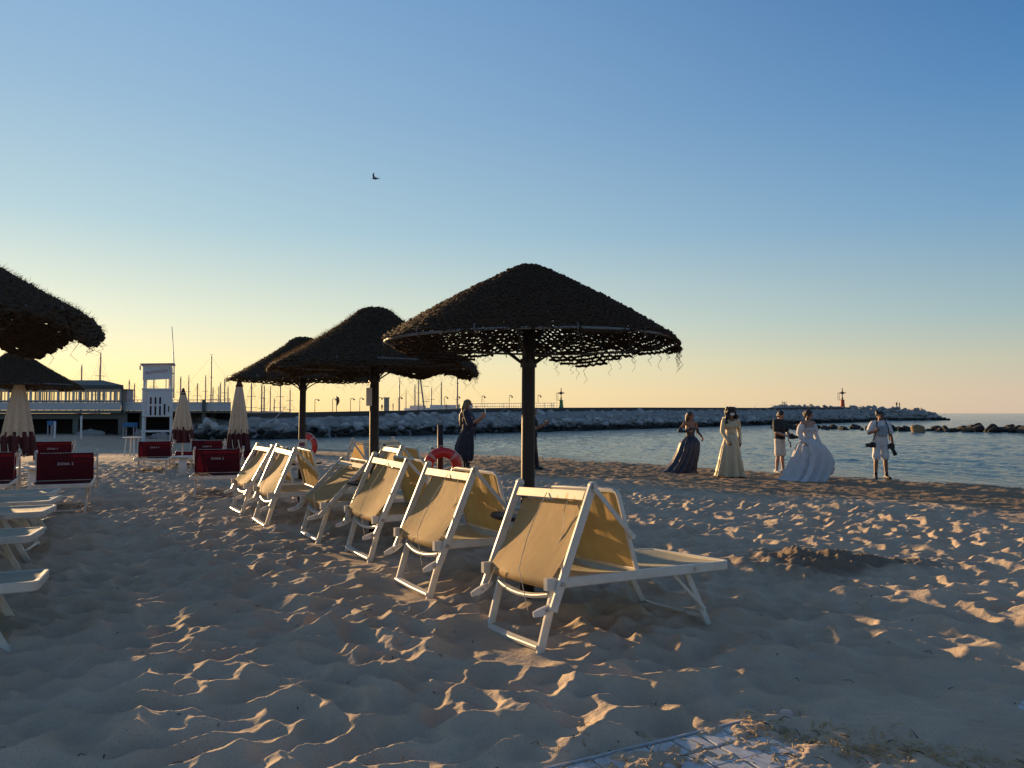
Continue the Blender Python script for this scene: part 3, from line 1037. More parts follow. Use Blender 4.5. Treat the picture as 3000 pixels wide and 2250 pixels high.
def straw_parasol(label, x, y, seed, style, plate=False, skirt=None, R0=1.03, top=2.40, table=True):
    rnd = random.Random(seed)
    z0 = gz(x, y)
    t = thing('straw_parasol', label, 'parasol', (x, y, 0), 0, G_STRAW)
    rgn = np.random.RandomState(seed)
    hz = top - 0.565
    # pole
    m = MB()
    lean = rnd.uniform(-0.012, 0.012)
    def pole_p(z): return Vector((lean * (top - z) + 0.02 * lean, 0, z))
    m.tube([pole_p(z) for z in (z0 - 0.25, 0.5, 1.1, 1.7, top - 0.03)], [0.052, 0.050, 0.049, 0.048, 0.044], 18)
    pole = m.build('pole', M['dark_wood'], t, True)
    m = MB()
    m.tube([pole_p(1.66), pole_p(1.72)], 0.060, 18)
    m.build('collar', M['black_iron'], pole, False)
    # struts
    for k in range(6):
        a = 2 * math.pi * (k + 0.3) / 6
        m = MB()
        d = Vector((math.cos(a), math.sin(a), 0))
        m.tube([pole_p(1.69) + d * 0.055, pole_p(1.74) + d * 0.15 + Vector((0, 0, 0.015)), pole_p(1.86) + d * 0.34, pole_p(2.0) + d * 0.62], 0.0085, 6)
        m.build('strut', M['black_iron'], t, True)
    # wire hoops and ribs
    m = MB()
    NN = 96
    m.tube([(R0 * math.cos(2 * math.pi * i / NN), R0 * math.sin(2 * math.pi * i / NN), hz + 0.008 * math.sin(4 * math.pi * i / NN + seed)) for i in range(NN)], 0.0095, 7, closed=True)
    hp = m.build('hoop', M['hoop'], t, True)
    m = MB()
    for k in range(8):
        a = 2 * math.pi * (k + 0.1) / 8
        d = Vector((math.cos(a), math.sin(a), 0))
        m.tube([d * 0.05 + Vector((0, 0, top - 0.05)), d * 0.5 * R0 + Vector((0, 0, top - 0.32)), d * (R0 - 0.01) + Vector((0, 0, hz))], 0.008, 6)
    m.build('rib', M['black_iron'], hp, True)
    # the woven cover
    def skirt_len(a):
        if skirt: return skirt(a)
        return 0.05
    phs = rgn.rand(6) * 6.28
    AP, DR = (0.085, 0.607) if style == 'net' else (0.13, 0.635)
    def surf(s, a, jit=0.0):
        """s: 0 apex, 1 hoop, >1 hanging skirt (in metres beyond 1)"""
        if s <= 1:
            r = R0 * s
            q = math.hypot(r, AP) - AP
            z = top - DR * q / R0 * (1 - 0.05 * math.sin(math.pi * s) * (-1 if style != 'net' else 1)) + 0.012 * math.cos(8 * (a - 0.0785)) * s * s
            z += 0.014 * s * math.sin(3 * a + phs[0]) + 0.010 * s * math.sin(5 * a + phs[1])
            if style != 'net': z += 0.045 * math.exp(-((s - 0.12) / 0.16) ** 2)
        else:
            e = s - 1
            w = 0.5 + 0.5 * math.sin(6 * a + phs[2])
            r = R0 + 0.55 * e * (1 - 0.5 * w) + 0.02
            q = math.hypot(R0, AP) - AP
            z = top - DR * q / R0 + 0.012 * math.cos(8 * (a - 0.0785)) + 0.014 * math.sin(3 * a + phs[0]) + 0.010 * math.sin(5 * a + phs[1]) - e * (0.85 + 0.1 * w)
            if style == 'shaggy':
                z += 0.03 * math.sin(9 * a + phs[3]) * min(1, e / 0.1)
        return r, z
    m = MB()
    gap, rr, nrad, NA = {'net': (0.0285, 0.0112, 220, 208), 'dense': (0.026, 0.0130, 120, 150), 'shaggy': (0.026, 0.0145, 96, 160)}[style]
    n = int(1.15 / gap)
    rows = [i / n for i in range(2, n + 1)]
    extra = 0.30
    k = 1
    while k * gap < extra:
        rows.append(1 + k * gap); k += 1
    prof = [(math.cos(2 * math.pi * i / 5), math.sin(2 * math.pi * i / 5)) for i in range(5)]
    for s in rows:
        na = NA if s > 0.3 else NA // 2
        vs_, run = [], []
        closed = s <= 1.0
        jr = rgn.normal(0, 0.0035, na + 1)
        jz = rgn.normal(0, 0.0035, na + 1)
        for i in range(na):
            a = 2 * math.pi * i / na
            if s > 1 and (s - 1) > skirt_len(a):
                if len(run) > 2: m.sweep(run, prof, (0, 0, 1), False, True, [rr * rnd.uniform(0.8, 1.25) for _ in run])
                run = []
                continue
            r, z = surf(s, a)
            wv = 0.006 * (1 if (i + int(s * 40)) % 2 else -1) * (0.7 if style == 'net' else 1)
            run.append(((r + jr[i]) * math.cos(a), (r + jr[i]) * math.sin(a), z + jz[i] + wv))
        if closed: m.sweep(run, prof, (0, 0, 1), True, False, [rr * rnd.uniform(0.75, 1.25) for _ in run])
        elif len(run) > 2: m.sweep(run, prof, (0, 0, 1), False, True, [rr * rnd.uniform(0.8, 1.25) for _ in run])
    # thin cords running down the slope
    for kx in range(nrad):
        a = 2 * math.pi * (kx + rnd.uniform(-0.2, 0.2)) / nrad
        s0 = 0.05 if kx % 4 == 0 else (0.25 if kx % 2 == 0 else 0.5)
        s1 = 1 + skirt_len(a)
        pp = []
        ns = 16
        for i in range(ns + 1):
            s = s0 + (s1 - s0) * i / ns
            r, z = surf(s, a)
            a2 = a + 0.006 * math.sin(i * 1.3 + kx)
            pp.append((r * math.cos(a2), r * math.sin(a2), z + 0.003))
        m.tube(pp, 0.0036 if style == 'net' else 0.006, 4)
    if style != 'net':
        # matted fill under the ropes, with worn gaps towards the hem
        nA, nS = 120, 34
        for i in range(nS):
            for j in range(nA):
                s_a = 0.02 + 0.98 * i / nS; s_b = 0.02 + 0.98 * (i + 1) / nS
                if style == 'dense':
                    if s_b > 0.5 and rnd.random() < (0.42 if s_b > 0.62 else 0.15): continue
                elif s_b > 0.8 and rnd.random() < 0.14: continue
                a1, a2 = 2 * math.pi * j / nA, 2 * math.pi * (j + 1) / nA
                q = []
                for (s, a) in ((s_a, a1), (s_a, a2), (s_b, a2), (s_b, a1)):
                    r, z = surf(s, a)
                    q.append((r * math.cos(a), r * math.sin(a), z - 0.012))
                m.add(q, [(0, 3, 2, 1)])
        if style == 'shaggy':
            for j in range(nA):
                a1, a2 = 2 * math.pi * j / nA, 2 * math.pi * (j + 1) / nA
                l = skirt_len((a1 + a2) / 2)
                ns = 8
                for i in range(ns):
                    if rnd.random() < 0.12: continue
                    q = []
                    for (e, a) in ((l * i / ns, a1), (l * i / ns, a2), (l * (i + 1) / ns, a2), (l * (i + 1) / ns, a1)):
                        r, z = surf(1.0001 + e, a)
                        q.append(((r - 0.012) * math.cos(a), (r - 0.012) * math.sin(a), z))
                    m.add(q, [(0, 3, 2, 1)])
    else:
        nA, nS = 100, 20
        for i in range(nS):
            for j in range(nA):
                s_a = 0.02 + 0.55 * i / nS; s_b = 0.02 + 0.55 * (i + 1) / nS
                if s_b > 0.40 and rnd.random() < (s_b - 0.40) * 5: continue
                a1, a2 = 2 * math.pi * j / nA, 2 * math.pi * (j + 1) / nA
                q = []
                for (s, a) in ((s_a, a1), (s_a, a2), (s_b, a2), (s_b, a1)):
                    r, z = surf(s, a)
                    q.append((r * math.cos(a), r * math.sin(a), z - 0.008))
                m.add(q, [(0, 3, 2, 1)])
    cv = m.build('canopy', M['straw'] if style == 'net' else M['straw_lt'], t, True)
    # frayed fibres
    m = MB()
    nf, lf = {'net': (2000, 0.026), 'dense': (6000, 0.045), 'shaggy': (15000, 0.055)}[style]
    for i in range(nf):
        a = rnd.random() * 6.2832
        smax = 1 + skirt_len(a)
        s = (0.04 + (smax - 0.04) * math.sqrt(rnd.random()))
        r, z = surf(s, a)
        d = Vector((math.cos(a), math.sin(a), 0))
        p = d * r + Vector((0, 0, z + 0.006))
        out = (d * rnd.uniform(-0.2, 0.9) + Vector((-d.y, d.x, 0)) * rnd.uniform(-0.8, 0.8) + Vector((0, 0, rnd.uniform(-0.2, 0.9) if s <= 1 else rnd.uniform(-0.8, 0.5)))).normalized()
        l = lf * rnd.uniform(0.4, 1.4)
        wd = Vector((rnd.uniform(-1, 1), rnd.uniform(-1, 1), rnd.uniform(-1, 1))).normalized() * 0.0016
        q = p + out * l * 0.6
        e = p + out * l + Vector((0, 0, -l * 0.35 * rnd.random()))
        m.add([p - wd, p + wd, q + wd * 0.8, q - wd * 0.8, e], [(0, 1, 2, 3), (3, 2, 4)])
    # long loose strands hanging from the hem
    for i in range({'net': 60, 'dense': 40, 'shaggy': 70}[style]):
        a = rnd.random() * 6.2832
        r, z = surf(1 + skirt_len(a) * 0.95, a)
        p = Vector((r * math.cos(a), r * math.sin(a), z))
        l = rnd.uniform(0.04, 0.16)
        pp = [p + Vector((0.02 * math.sin(q * 2.1 + i), 0.02 * math.cos(q * 1.7 + i), -l * q / 4)) for q in range(5)]
        m.tube(pp, [0.0022, 0.002, 0.0018, 0.0015, 0.001], 3)
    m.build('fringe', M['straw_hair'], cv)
    # small ties holding the cover to the hoop
    for kx in range(14):
        a = 2 * math.pi * (kx + rnd.uniform(-0.3, 0.3)) / 14
        r, z = surf(1.0, a)
        d = Vector((math.cos(a), math.sin(a), 0))
        m = MB()
        m.tube([d * (R0 + 0.012) + Vector((0, 0, hz + 0.03)), d * (R0 + 0.022) + Vector((0, 0, hz)), d * (R0 + 0.008) + Vector((0, 0, hz - 0.03))], 0.004, 5)
        m.build('tie', M['hoop'], hp)
    if table:
        m = MB()
        m.lathe([(0.06, 0.585), (0.27, 0.585), (0.28, 0.595), (0.28, 0.605), (0.27, 0.612), (0.06, 0.612)], 32)
        m.build('table_top', M['dark_wood'], t, False)
    if plate:
        m = MB()
        m.box(pole_p(1.50) + Vector((-0.045, -0.055, 0)), (0.060, 0.010, 0.19))
        m.build('number_plate', M['plastic'], t)
    return t


def backlobes(a):      # near parasol: the far hem sags in waves below the hoop, the near hem stays tight
    b = max(0.0, math.sin(a + 0.25))
    return 0.014 + 0.115 * b ** 0.6 * (0.5 + 0.5 * math.sin(5.0 * a + 2.6)) + 0.03 * max(0, math.cos(a)) ** 3


straw_parasol('large net like straw parasol nearest to the middle, with see-through weave at the hem', 0.124, 5.55, 3, 'net', skirt=backlobes)
straw_parasol('shaggy middle straw parasol with a white number plate on its pole', -1.458, 8.13, 5, 'shaggy', plate=True,
              skirt=lambda a: 0.06 + 0.09 * (0.5 + 0.5 * math.sin(3 * a + 1.0)) * (0.35 + 0.65 * max(0, math.cos(a - 0.5))))
straw_parasol('farthest of the three straw parasols in the row, its pole carrying a notice', -3.07, 11.3, 8, 'dense', skirt=lambda a: 0.05 + 0.02 * math.sin(3 * a))
straw_parasol('shaggy straw parasol cut by the left edge, with a thick rolled hem', -3.93, 4.95, 12, 'shaggy', table=False, top=2.55,
              skirt=lambda a: 0.07 + 0.15 * (0.5 + 0.5 * math.sin(5 * a + 0.6)))
straw_parasol('straw parasol far left, over the striped closed parasol', -9.04, 14.0, 15, 'dense', skirt=lambda a: 0.07 + 0.03 * math.sin(2 * a), table=False)

# notice on the far pole
p = Vector((-3.07, 11.3 - 0.062, 0.0))
t = thing('notice_board', 'narrow white notice with a green block strapped to the farthest straw parasol pole', 'notice', (p.x + 0.02, p.y, 0.55))
m = MB(); m.box((0, 0, 0.20), (0.125, 0.008, 0.40)); m.build('board', M['plastic'], t)
m = MB(); m.box((-0.014, -0.0055, 0.205), (0.085, 0.003, 0.105)); m.build('green_panel', mat('notice_green', (0.13, 0.24, 0.02), 0.6), t)
m = MB(); m.box((-0.010, -0.0055, 0.325), (0.080, 0.003, 0.055)); m.box((-0.010, -0.0055, 0.275), (0.060, 0.003, 0.012)); m.build('printed_panel', mat('notice_print', (0.22, 0.06, 0.09), 0.6), t)


# lifebuoys on posts
def lifebuoy(label, c, r, tilt, rz):
    t = thing('lifebuoy', label, 'lifebuoy', c, 0, 'red lifebuoys on posts', Euler((R(90) + tilt, 0, rz)))
    m = MB()
    NN = 56
    rm = r * 0.74; rt = r * 0.26
    for i in range(NN):
        pass
    prof = [(math.cos(2 * math.pi * i / 14) * rt * 0.85, math.sin(2 * math.pi * i / 14) * rt) for i in range(14)]
    m.sweep([(rm * math.cos(2 * math.pi * i / NN), rm * math.sin(2 * math.pi * i / NN), 0) for i in range(NN)], [(q[1], q[0]) for q in prof], (0, 0, 1), True)
    m.build('ring', M['buoy_red'], t, True)
    for k in range(4):
        a0 = R(45 + 90 * k)
        m = MB()
        m.sweep([(rm * math.cos(a0 + R(q)), rm * math.sin(a0 + R(q)), 0) for q in np.linspace(-6, 6, 6)], [(q[1] * 1.03, q[0] * 1.03) for q in prof], (0, 0, 1))
        m.build('band', M['buoy_band'], t, True)
    m = MB()
    m.tube([((rm + rt * (1.05 + 0.22 * abs(math.sin(2 * 2 * math.pi * i / 64)))) * math.cos(2 * math.pi * i / 64 + R(45)), (rm + rt * (1.05 + 0.22 * abs(math.sin(2 * 2 * math.pi * i / 64)))) * math.sin(2 * math.pi * i / 64 + R(45)), 0) for i in range(64)], 0.007, 5, closed=True)
    m.build('grab_rope', M['rope'], t)
    return t


d = 14.3
p = pt(951, 1000, d)
g0 = gz(p.x, d)
t = thing('lifebuoy_post', 'slim dark post behind the second lounger, carrying the near lifebuoy', 'post', (p.x, d, g0), 0)
m = MB(); m.tube([(0, 0, -0.3), (0, 0, 1.15 - g0 - 0.04)], 0.055, 14); po = m.build('pole', M['dark_wood'], t, True)
m = MB()
m.tube([(0.0 + 0.05 * math.cos(2 * math.pi * i / 16), 0, 1.15 - g0 + 0.03 + 0.05 * math.sin(2 * math.pi * i / 16)) for i in range(16)], 0.010, 6, closed=True)
m.build('ring', M['hoop'], po, True)
m = MB(); m.box((0.0, -0.07, 0.62), (0.34, 0.03, 0.035), Euler((0, R(18), 0)).to_matrix()); m.build('hook', M['dark_wood'], t)
lifebuoy('red lifebuoy on the slim post between the second lounger and the woman with the phone', pt(956, 1008, d - 0.17), 0.36, 0.10, 0.25)
d = 22.5
p = pt(659, 960, d)
t = thing('lifebuoy_post', 'post hidden behind the farthest straw parasol pole, carrying the far lifebuoy', 'post', (p.x, d, gz(p.x, d)), 0)
m = MB(); m.tube([(0, 0, -0.3), (0, 0, 1.0)], 0.05, 12); m.build('pole', M['dark_wood'], t, True)
m = MB(); m.box((0.05, -0.06, 0.62), (0.40, 0.03, 0.035)); m.build('hook', M['dark_wood'], t)
lifebuoy('red lifebuoy showing half from behind the pole with the notice', pt(666, 962, d - 0.14), 0.34, 0.05, -0.5)


# ---------------------------------------------------------------- closed striped parasols, tables
def closed_parasol(label, X, d, ztop, zbot, rb, seed):
    rnd = random.Random(seed)
    p = pt(X, 900, d)
    g = gz(p.x, d)
    t = thing('closed_parasol', label, 'parasol', (p.x, d, g), rnd.random() * 0.3, 'closed cream and maroon parasols')
    H = ztop - g
    zb = zbot - g
    m = MB(); m.tube([(0, 0, -0.2), (0, 0, H + 0.03)], 0.021, 10); m.build('pole', M['white_paint'], t, True)
    nA = 96
    n = 10
    ph = rnd.random() * 6
    def rad(q, a):
        """q 0 at the top, 1 at the hem"""
        env = 0.035 + (rb - 0.035) * (1 - (1 - q) ** 1.35)
        fold = 0.5 + 0.5 * math.cos(n * a + ph + 0.9 * math.sin(a * 2 + ph) + 0.5 * q)
        return env * (1 - (0.42 * q ** 0.7) * (1 - fold ** 0.7))
    def hem(a):
        return 0.045 * abs(math.sin(n * a / 2 + ph)) * 1.0
    def sheet(q0, q1, hm, name, mt, nr):
        P = []
        for i in range(nr + 1):
            row = []
            for j in range(nA + 1):
                a = 2 * math.pi * j / nA
                q = q0 + (q1 - q0) * i / nr
                z = H - (H - zb) * q - (hem(a) * (i / nr) if hm else 0)
                r = rad(q, a) + (0.004 if hm else 0)
                row.append((r * math.cos(a), r * math.sin(a), z))
            P.append(row)
        m = MB(); m.grid(P)
        return m.build(name, mt, t, True)
    sheet(0.06, 0.74, True, 'canopy', M['cream_canvas'], 16)
    sheet(0.70, 1.0, False, 'valance', M['maroon_canvas'], 8)
    m = MB(); m.lathe([(0.006, H + 0.02), (0.03, H + 0.01), (0.052, H - 0.08), (0.075, H - 0.13), (0.068, H - 0.14)], 20)
    m.build('cap', M['maroon_canvas'], t, True)
    m = MB()
    for k in range(3):
        a = rnd.uniform(3.6, 5.8)
        r = rb * 0.95
        m.tube([(r * math.cos(a), r * math.sin(a), zb + 0.22), (r * 1.06 * math.cos(a + 0.1), r * 1.06 * math.sin(a + 0.1), zb + 0.08), (r * math.cos(a + 0.3), r * math.sin(a + 0.3), zb - 0.02), (r * 0.95 * math.cos(a + 0.55), r * 0.95 * math.sin(a + 0.55), zb + 0.10)], 0.006, 5)
    m.build('cord', M['rope'], t, True)
    return t


closed_parasol('closed striped parasol at the left edge under the far straw canopy', 40, 13.5, 2.0, 0.58, 0.30, 1)
closed_parasol('closed striped parasol right of the lifeguard tower', 395, 19.0, 1.92, 0.60, 0.27, 2)
closed_parasol('closed striped parasol left of the pole with the notice, tucked under a straw canopy', 516, 15.0, 1.98, 0.60, 0.225, 3)


def round_table(label, X, Ytop, d, r, kind):
    p = pt(X, Ytop, d)
    g = gz(p.x, d)
    h = p.z - g
    t = thing('round_table', label, 'table', (p.x, d, g), 0, 'white round beach tables')
    m = MB(); m.lathe([(0.03, h - 0.03), (r * 0.9, h - 0.03), (r, h - 0.022), (r, h - 0.006), (r - 0.01, h), (0.03, h)], 28)
    m.build('table_top', M['plastic'], t)
    if kind == 'ped':
        m = MB(); m.lathe([(0.085, -0.1), (0.085, h * 0.6), (0.075, h - 0.03)], 20); m.build('pedestal', M['plastic'], t, True)
    else:
        for k in range(4):
            a = R(40 + 90 * k)
            m = MB(); m.bar((0.65 * r * math.cos(a), 0.65 * r * math.sin(a), h - 0.03), (0.85 * r * math.cos(a), 0.85 * r * math.sin(a), -0.08), 0.05, 0.03, (math.cos(a), math.sin(a), 0)); m.build('leg', M['plastic'], t)


round_table('white pedestal table between two maroon loungers at the left', 74, 1008, 12.9, 0.26, 'ped')
round_table('white pedestal table behind the maroon lounger near the golden row', 395, 985, 16.4, 0.22, 'ped')
round_table('white four legged table standing alone before the lifeguard tower', 286, 944, 24.0, 0.27, 'legs')

# ---------------------------------------------------------------- breakwater
def hull_rock(seed, n=16, sq=(1, 0.8, 0.65)):
    rnd = random.Random(seed)
    bm = bmesh.new()
    for i in range(n):
        v = Vector((rnd.gauss(0, 1), rnd.gauss(0, 1), rnd.gauss(0, 1))).normalized() * rnd.uniform(0.8, 1.0)
        bm.verts.new((v.x * sq[0] * 0.5, v.y * sq[1] * 0.5, v.z * sq[2] * 0.5))
    bmesh.ops.convex_hull(bm, input=bm.verts)
    loose = [v for v in bm.verts if not v.link_faces]
    bmesh.ops.delete(bm, geom=loose, context='VERTS')
    bmesh.ops.bevel(bm, geom=list(bm.edges), offset=0.035, segments=1, affect='EDGES', profile=0.5)
    me = bpy.data.meshes.new('boulder')
    bm.to_mesh(me); bm.free()
    return me


mr = bpy.data.materials.new('limestone')
mr.use_nodes = True
nt = mr.node_tree
b_ = nt.nodes['Principled BSDF']; b_.inputs['Roughness'].default_value = 0.9; b_.inputs['Specular IOR Level'].default_value = 0.2
geo = nt.nodes.new('ShaderNodeNewGeometry')
sx_ = nt.nodes.new('ShaderNodeSeparateXYZ'); nt.links.new(geo.outputs['Position'], sx_.inputs[0])
nz = nt.nodes.new('ShaderNodeTexNoise'); nz.inputs['Scale'].default_value = 1.3; nz.inputs['Detail'].default_value = 7
nt.links.new(geo.outputs['Position'], nz.inputs['Vector'])
oi = nt.nodes.new('ShaderNodeObjectInfo')
ad_ = nt.nodes.new('ShaderNodeMath'); ad_.operation = 'MULTIPLY_ADD'; ad_.inputs[1].default_value = 1.1; nt.links.new(nz.outputs[0], ad_.inputs[0]); nt.links.new(sx_.outputs[2], ad_.inputs[2])
mr1 = nt.nodes.new('ShaderNodeMapRange'); mr1.inputs[1].default_value = 0.66; mr1.inputs[2].default_value = 1.05
nt.links.new(ad_.outputs[0], mr1.inputs[0])
r1 = nt.nodes.new('ShaderNodeValToRGB')
r1.color_ramp.elements[0].position = 0.25; r1.color_ramp.elements[0].color = (0.25, 0.25, 0.245, 1)
r1.color_ramp.elements[1].position = 0.75; r1.color_ramp.elements[1].color = (0.55, 0.54, 0.52, 1)
nz2 = nt.nodes.new('ShaderNodeTexNoise'); nz2.inputs['Scale'].default_value = 2.1; nz2.inputs['Detail'].default_value = 8; nz2.inputs['Roughness'].default_value = 0.7
nt.links.new(geo.outputs['Position'], nz2.inputs['Vector'])
ma = nt.nodes.new('ShaderNodeMath'); ma.operation = 'MULTIPLY_ADD'; ma.inputs[1].default_value = 0.35; nt.links.new(oi.outputs['Random'], ma.inputs[0])
mb = nt.nodes.new('ShaderNodeMath'); mb.operation = 'SUBTRACT'; mb.inputs[1].default_value = 0.17; nt.links.new(nz2.outputs[0], mb.inputs[0]); nt.links.new(mb.outputs[0], ma.inputs[2])
nt.links.new(ma.outputs[0], r1.inputs[0])
mx = nt.nodes.new('ShaderNodeMix'); mx.data_type = 'RGBA'
nt.links.new(mr1.outputs[0], mx.inputs[0]); mx.inputs[6].default_value = (0.022, 0.024, 0.022, 1); nt.links.new(r1.outputs[0], mx.inputs[7])
nt.links.new(mx.outputs[2], b_.inputs['Base Color'])
bp = nt.nodes.new('ShaderNodeBump'); bp.inputs['Strength'].default_value = 0.6; bp.inputs['Distance'].default_value = 0.08
nt.links.new(nz2.outputs[0], bp.inputs['Height']); nt.links.new(bp.outputs[0], b_.inputs['Normal'])
M['rock'] = mr
M['rock_dark'] = mat('seaweed_rock', (0.034, 0.027, 0.021), 0.85, noise=(3, (0.015, 0.014, 0.012), 0.9), bump=(8, 0.7, 0.06))
M['rock_tan'] = mat('tan_rock', (0.30, 0.185, 0.095), 0.9, noise=(3, (0.16, 0.10, 0.05), 0.8), bump=(6, 0.7, 0.06))

ROCKS = [hull_rock(100 + i) for i in range(9)]
for r_ in ROCKS: r_.materials.append(M['rock'])
DARK = [hull_rock(200 + i, 18, (1, 0.85, 0.75)) for i in range(5)]
for r_ in DARK: r_.materials.append(M['rock_dark'])

# front waterline of the mole (plan), crest height above the sea
MOLE = [(-19.5, 46.5, 1.62), (-14.9, 49.2, 1.66), (-6, 57, 1.86), (1.3, 65.7, 2.12), (16.8, 83.6, 2.28), (38.7, 110, 2.42), (66, 142, 2.75)]


def mole_at(t):
    segs = [(Vector(a[:2]), Vector(b[:2]), a[2], b[2]) for a, b in zip(MOLE[:-1], MOLE[1:])]
    Ls = [(b - a).length for a, b, _, _ in segs]
    d = t * sum(Ls)
    for (a, b, h0, h1), L in zip(segs, Ls):
        if d <= L or (a, b) == (segs[-1][0], segs[-1][1]):
            q = d / L
            tg = (b - a).normalized()
            return a.lerp(b, q), tg, Vector((-tg.y, tg.x)), h0 + (h1 - h0) * q
        d -= L


def mole_section(t, prof):
    p, tg, nn, h = mole_at(t)
    return [(p.x + nn.x * u, p.y + nn.y * u, (WATER_Z + h + w) if top else w) for (u, w, top) in prof]


NS = 60
m = MB()
P = [mole_section(i / NS, [(-0.3, -1.6, 0), (0.0, -0.75, 0), (2.6, -0.62, 1), (3.6, -0.32, 1), (9.0, -0.32, 1), (12, -1.6, 0)]) for i in range(NS + 1)]
m.grid(P)
o = m.build('breakwater', M['concrete'])
tag(o, kind='structure')
# low wall along the crest
m = MB()
P = [mole_section(i / NS, [(3.5, -0.5, 1), (3.5, 0.0, 1), (3.95, 0.0, 1), (3.95, -0.5, 1)]) for i in range(NS + 1)]
m.grid(P)
o = m.build('parapet_wall', mat('dark_parapet', (0.085, 0.08, 0.075), 0.9, noise=(0.6, (0.05, 0.05, 0.05), 0.6)))
tag(o, 'long low dark wall along the top of the breakwater', 'wall')

rnd = random.Random(31)
LEN = sum((Vector(b[:2]) - Vector(a[:2])).length for a, b in zip(MOLE[:-1], MOLE[1:]))
spots = []
t_ = 0.0
while t_ < 1.0:
    p, tg, nn, h = mole_at(t_)
    size = 0.95 if p.length < 90 else 1.15
    for row in range(6):
        q = (row + rnd.uniform(-0.35, 0.35)) / 5
        uu = -0.35 + 3.5 * q
        tt = min(1, t_ + rnd.uniform(-0.45, 0.45) * size * 0.72 / LEN)
        pp, tg2, n2, h2 = mole_at(tt)
        sc = size * rnd.choice((0.55, 0.75, 0.9, 1.1, 1.3, 1.6)) * rnd.uniform(0.9, 1.15) * (1.1 - 0.25 * q)
        z = WATER_Z - 0.12 + (h2 - 0.42) * max(0, q) ** 0.95 + rnd.uniform(-0.12, 0.12)
        spots.append((pp.x + n2.x * uu, pp.y + n2.y * uu, z - sc * 0.08, sc))
    t_ += size * 0.60 / LEN
spots = [s for s in spots if s[1] > 0 and abs(s[0] / s[1]) < 0.72]
spots.sort(key=lambda s: -s[3] / math.hypot(s[0], s[1]))
single, rest = spots[:285], spots[285:]


def rock_name(s):
    X = s[0] / s[1] / K + 1106
    return X


for i, (x, y, z, sc) in enumerate(single):
    o = mesh_obj('boulder', ROCKS[i % len(ROCKS)])
    o.location = (x, y, z)
    o.rotation_euler = (rnd.uniform(-0.5, 0.5), rnd.uniform(-0.5, 0.5), rnd.uniform(0, 6.28))
    o.scale = (sc * rnd.uniform(0.9, 1.35), sc, sc * rnd.uniform(0.8, 1.15))
    tag(o, 'pale grey limestone boulder heaped on the breakwater slope', 'boulder', 'boulders of the breakwater')


def rock_mass(name, spots, meshes, kind='stuff'):
    m = MB()
    for i, (x, y, z, sc) in enumerate(spots):
        me = meshes[i % len(meshes)]
        Mx = Matrix.Translation((x, y, z)) @ Euler((rnd.uniform(-0.5, 0.5), rnd.uniform(-0.5, 0.5), rnd.uniform(0, 6.28))).to_matrix().to_4x4() @ Matrix.Diagonal((sc * 1.1, sc, sc, 1))
        m.add([Mx @ v.co for v in me.vertices], [tuple(p.vertices) for p in me.polygons])
    o = m.build(name, M['rock'])
    tag(o, kind=kind)
    return o


# the outer mole with the red light, far off to the right
OUT = [(51, 152, 2.6), (56, 160, 3.0), (66, 168, 3.15), (93, 176, 2.6), (99, 180, 0.9)]
m = MB()
P = []
for (x, y, h) in OUT:
    P.append([(x + 1.5, y - 5.5, -1.0), (x, y - 4, 0.0), (x, y - 1.2, WATER_Z + h - 0.3), (x, y + 4, WATER_Z + h - 0.3), (x, y + 9, -1)])
m.grid(P)
tag(m.build('outer_breakwater', M['concrete']), kind='structure')
far = []
for (x0, y0, h0), (x1, y1, h1) in zip(OUT[:-1], OUT[1:]):
    L = math.hypot(x1 - x0, y1 - y0)
    n = int(L / 0.85)
    for i in range(n):
        for row in range(5):
            q = row / 4
            f = (i + rnd.random()) / n
            x = x0 + (x1 - x0) * f; y = y0 + (y1 - y0) * f; h = h0 + (h1 - h0) * f
            far.append((x, y - 5 + 4.4 * q, WATER_Z - 0.1 + (h - 0.1) * q + rnd.uniform(-0.2, 0.25), rnd.uniform(1.0, 2.2)))
rock_mass('breakwater_rocks', rest + far, ROCKS)

# the low reef of dark rocks nearer the beach on the right
k = 0
for i in range(84):
    f = i / 83
    X = 1672 + (2260 - 1672) * f + rnd.uniform(-7, 7)
    Yb = 927 + 9 * f + rnd.uniform(-2.5, 1.0)
    d = (CAM_Z - WATER_Z) / ((Yb - 892) * K)
    szf = 0.8
    big = 1.25 if X > 2090 else 1.0
    sc = rnd.uniform(0.6, 1.7) * szf * big
    o = mesh_obj('reef_rock', DARK[i % 5])
    p = pt(X, Yb, d)
    o.location = (p.x, d + rnd.uniform(-0.6, 0.9), WATER_Z + sc * 0.14)
    o.rotation_euler = (rnd.uniform(-0.4, 0.4), rnd.uniform(-0.4, 0.4), rnd.uniform(0, 6.28))
    o.scale = (sc * rnd.uniform(0.9, 1.25), sc, sc * rnd.uniform(0.7, 1.35))
    tag(o, 'dark wet rock in the low reef off the beach, behind the bathers\' edge', 'rock', 'dark rocks of the low reef')
    o['label'] = 'dark weedy rock in the low reef in front of the outer breakwater'
for X, Y, sc, lab in ((1984, 935, 1.55, 'large tan rock at the gap of the low reef, right of the man in white'), (2092, 934, 1.1, 'smaller tan rock among the dark reef rocks near the right edge')):
    me = hull_rock(300 + int(X), 18, (1, 0.9, 0.8)); me.materials.append(M['rock_tan'])
    d = (CAM_Z - WATER_Z) / ((Y - 892) * K)
    p = pt(X, Y, d)
    o = mesh_obj('reef_rock', me)
    o.location = (p.x, d, WATER_Z + sc * 0.16); o.scale = (sc * 1.2, sc, sc * 0.9); o.rotation_euler = (0.1, 0.2, X)
    tag(o, lab, 'rock')

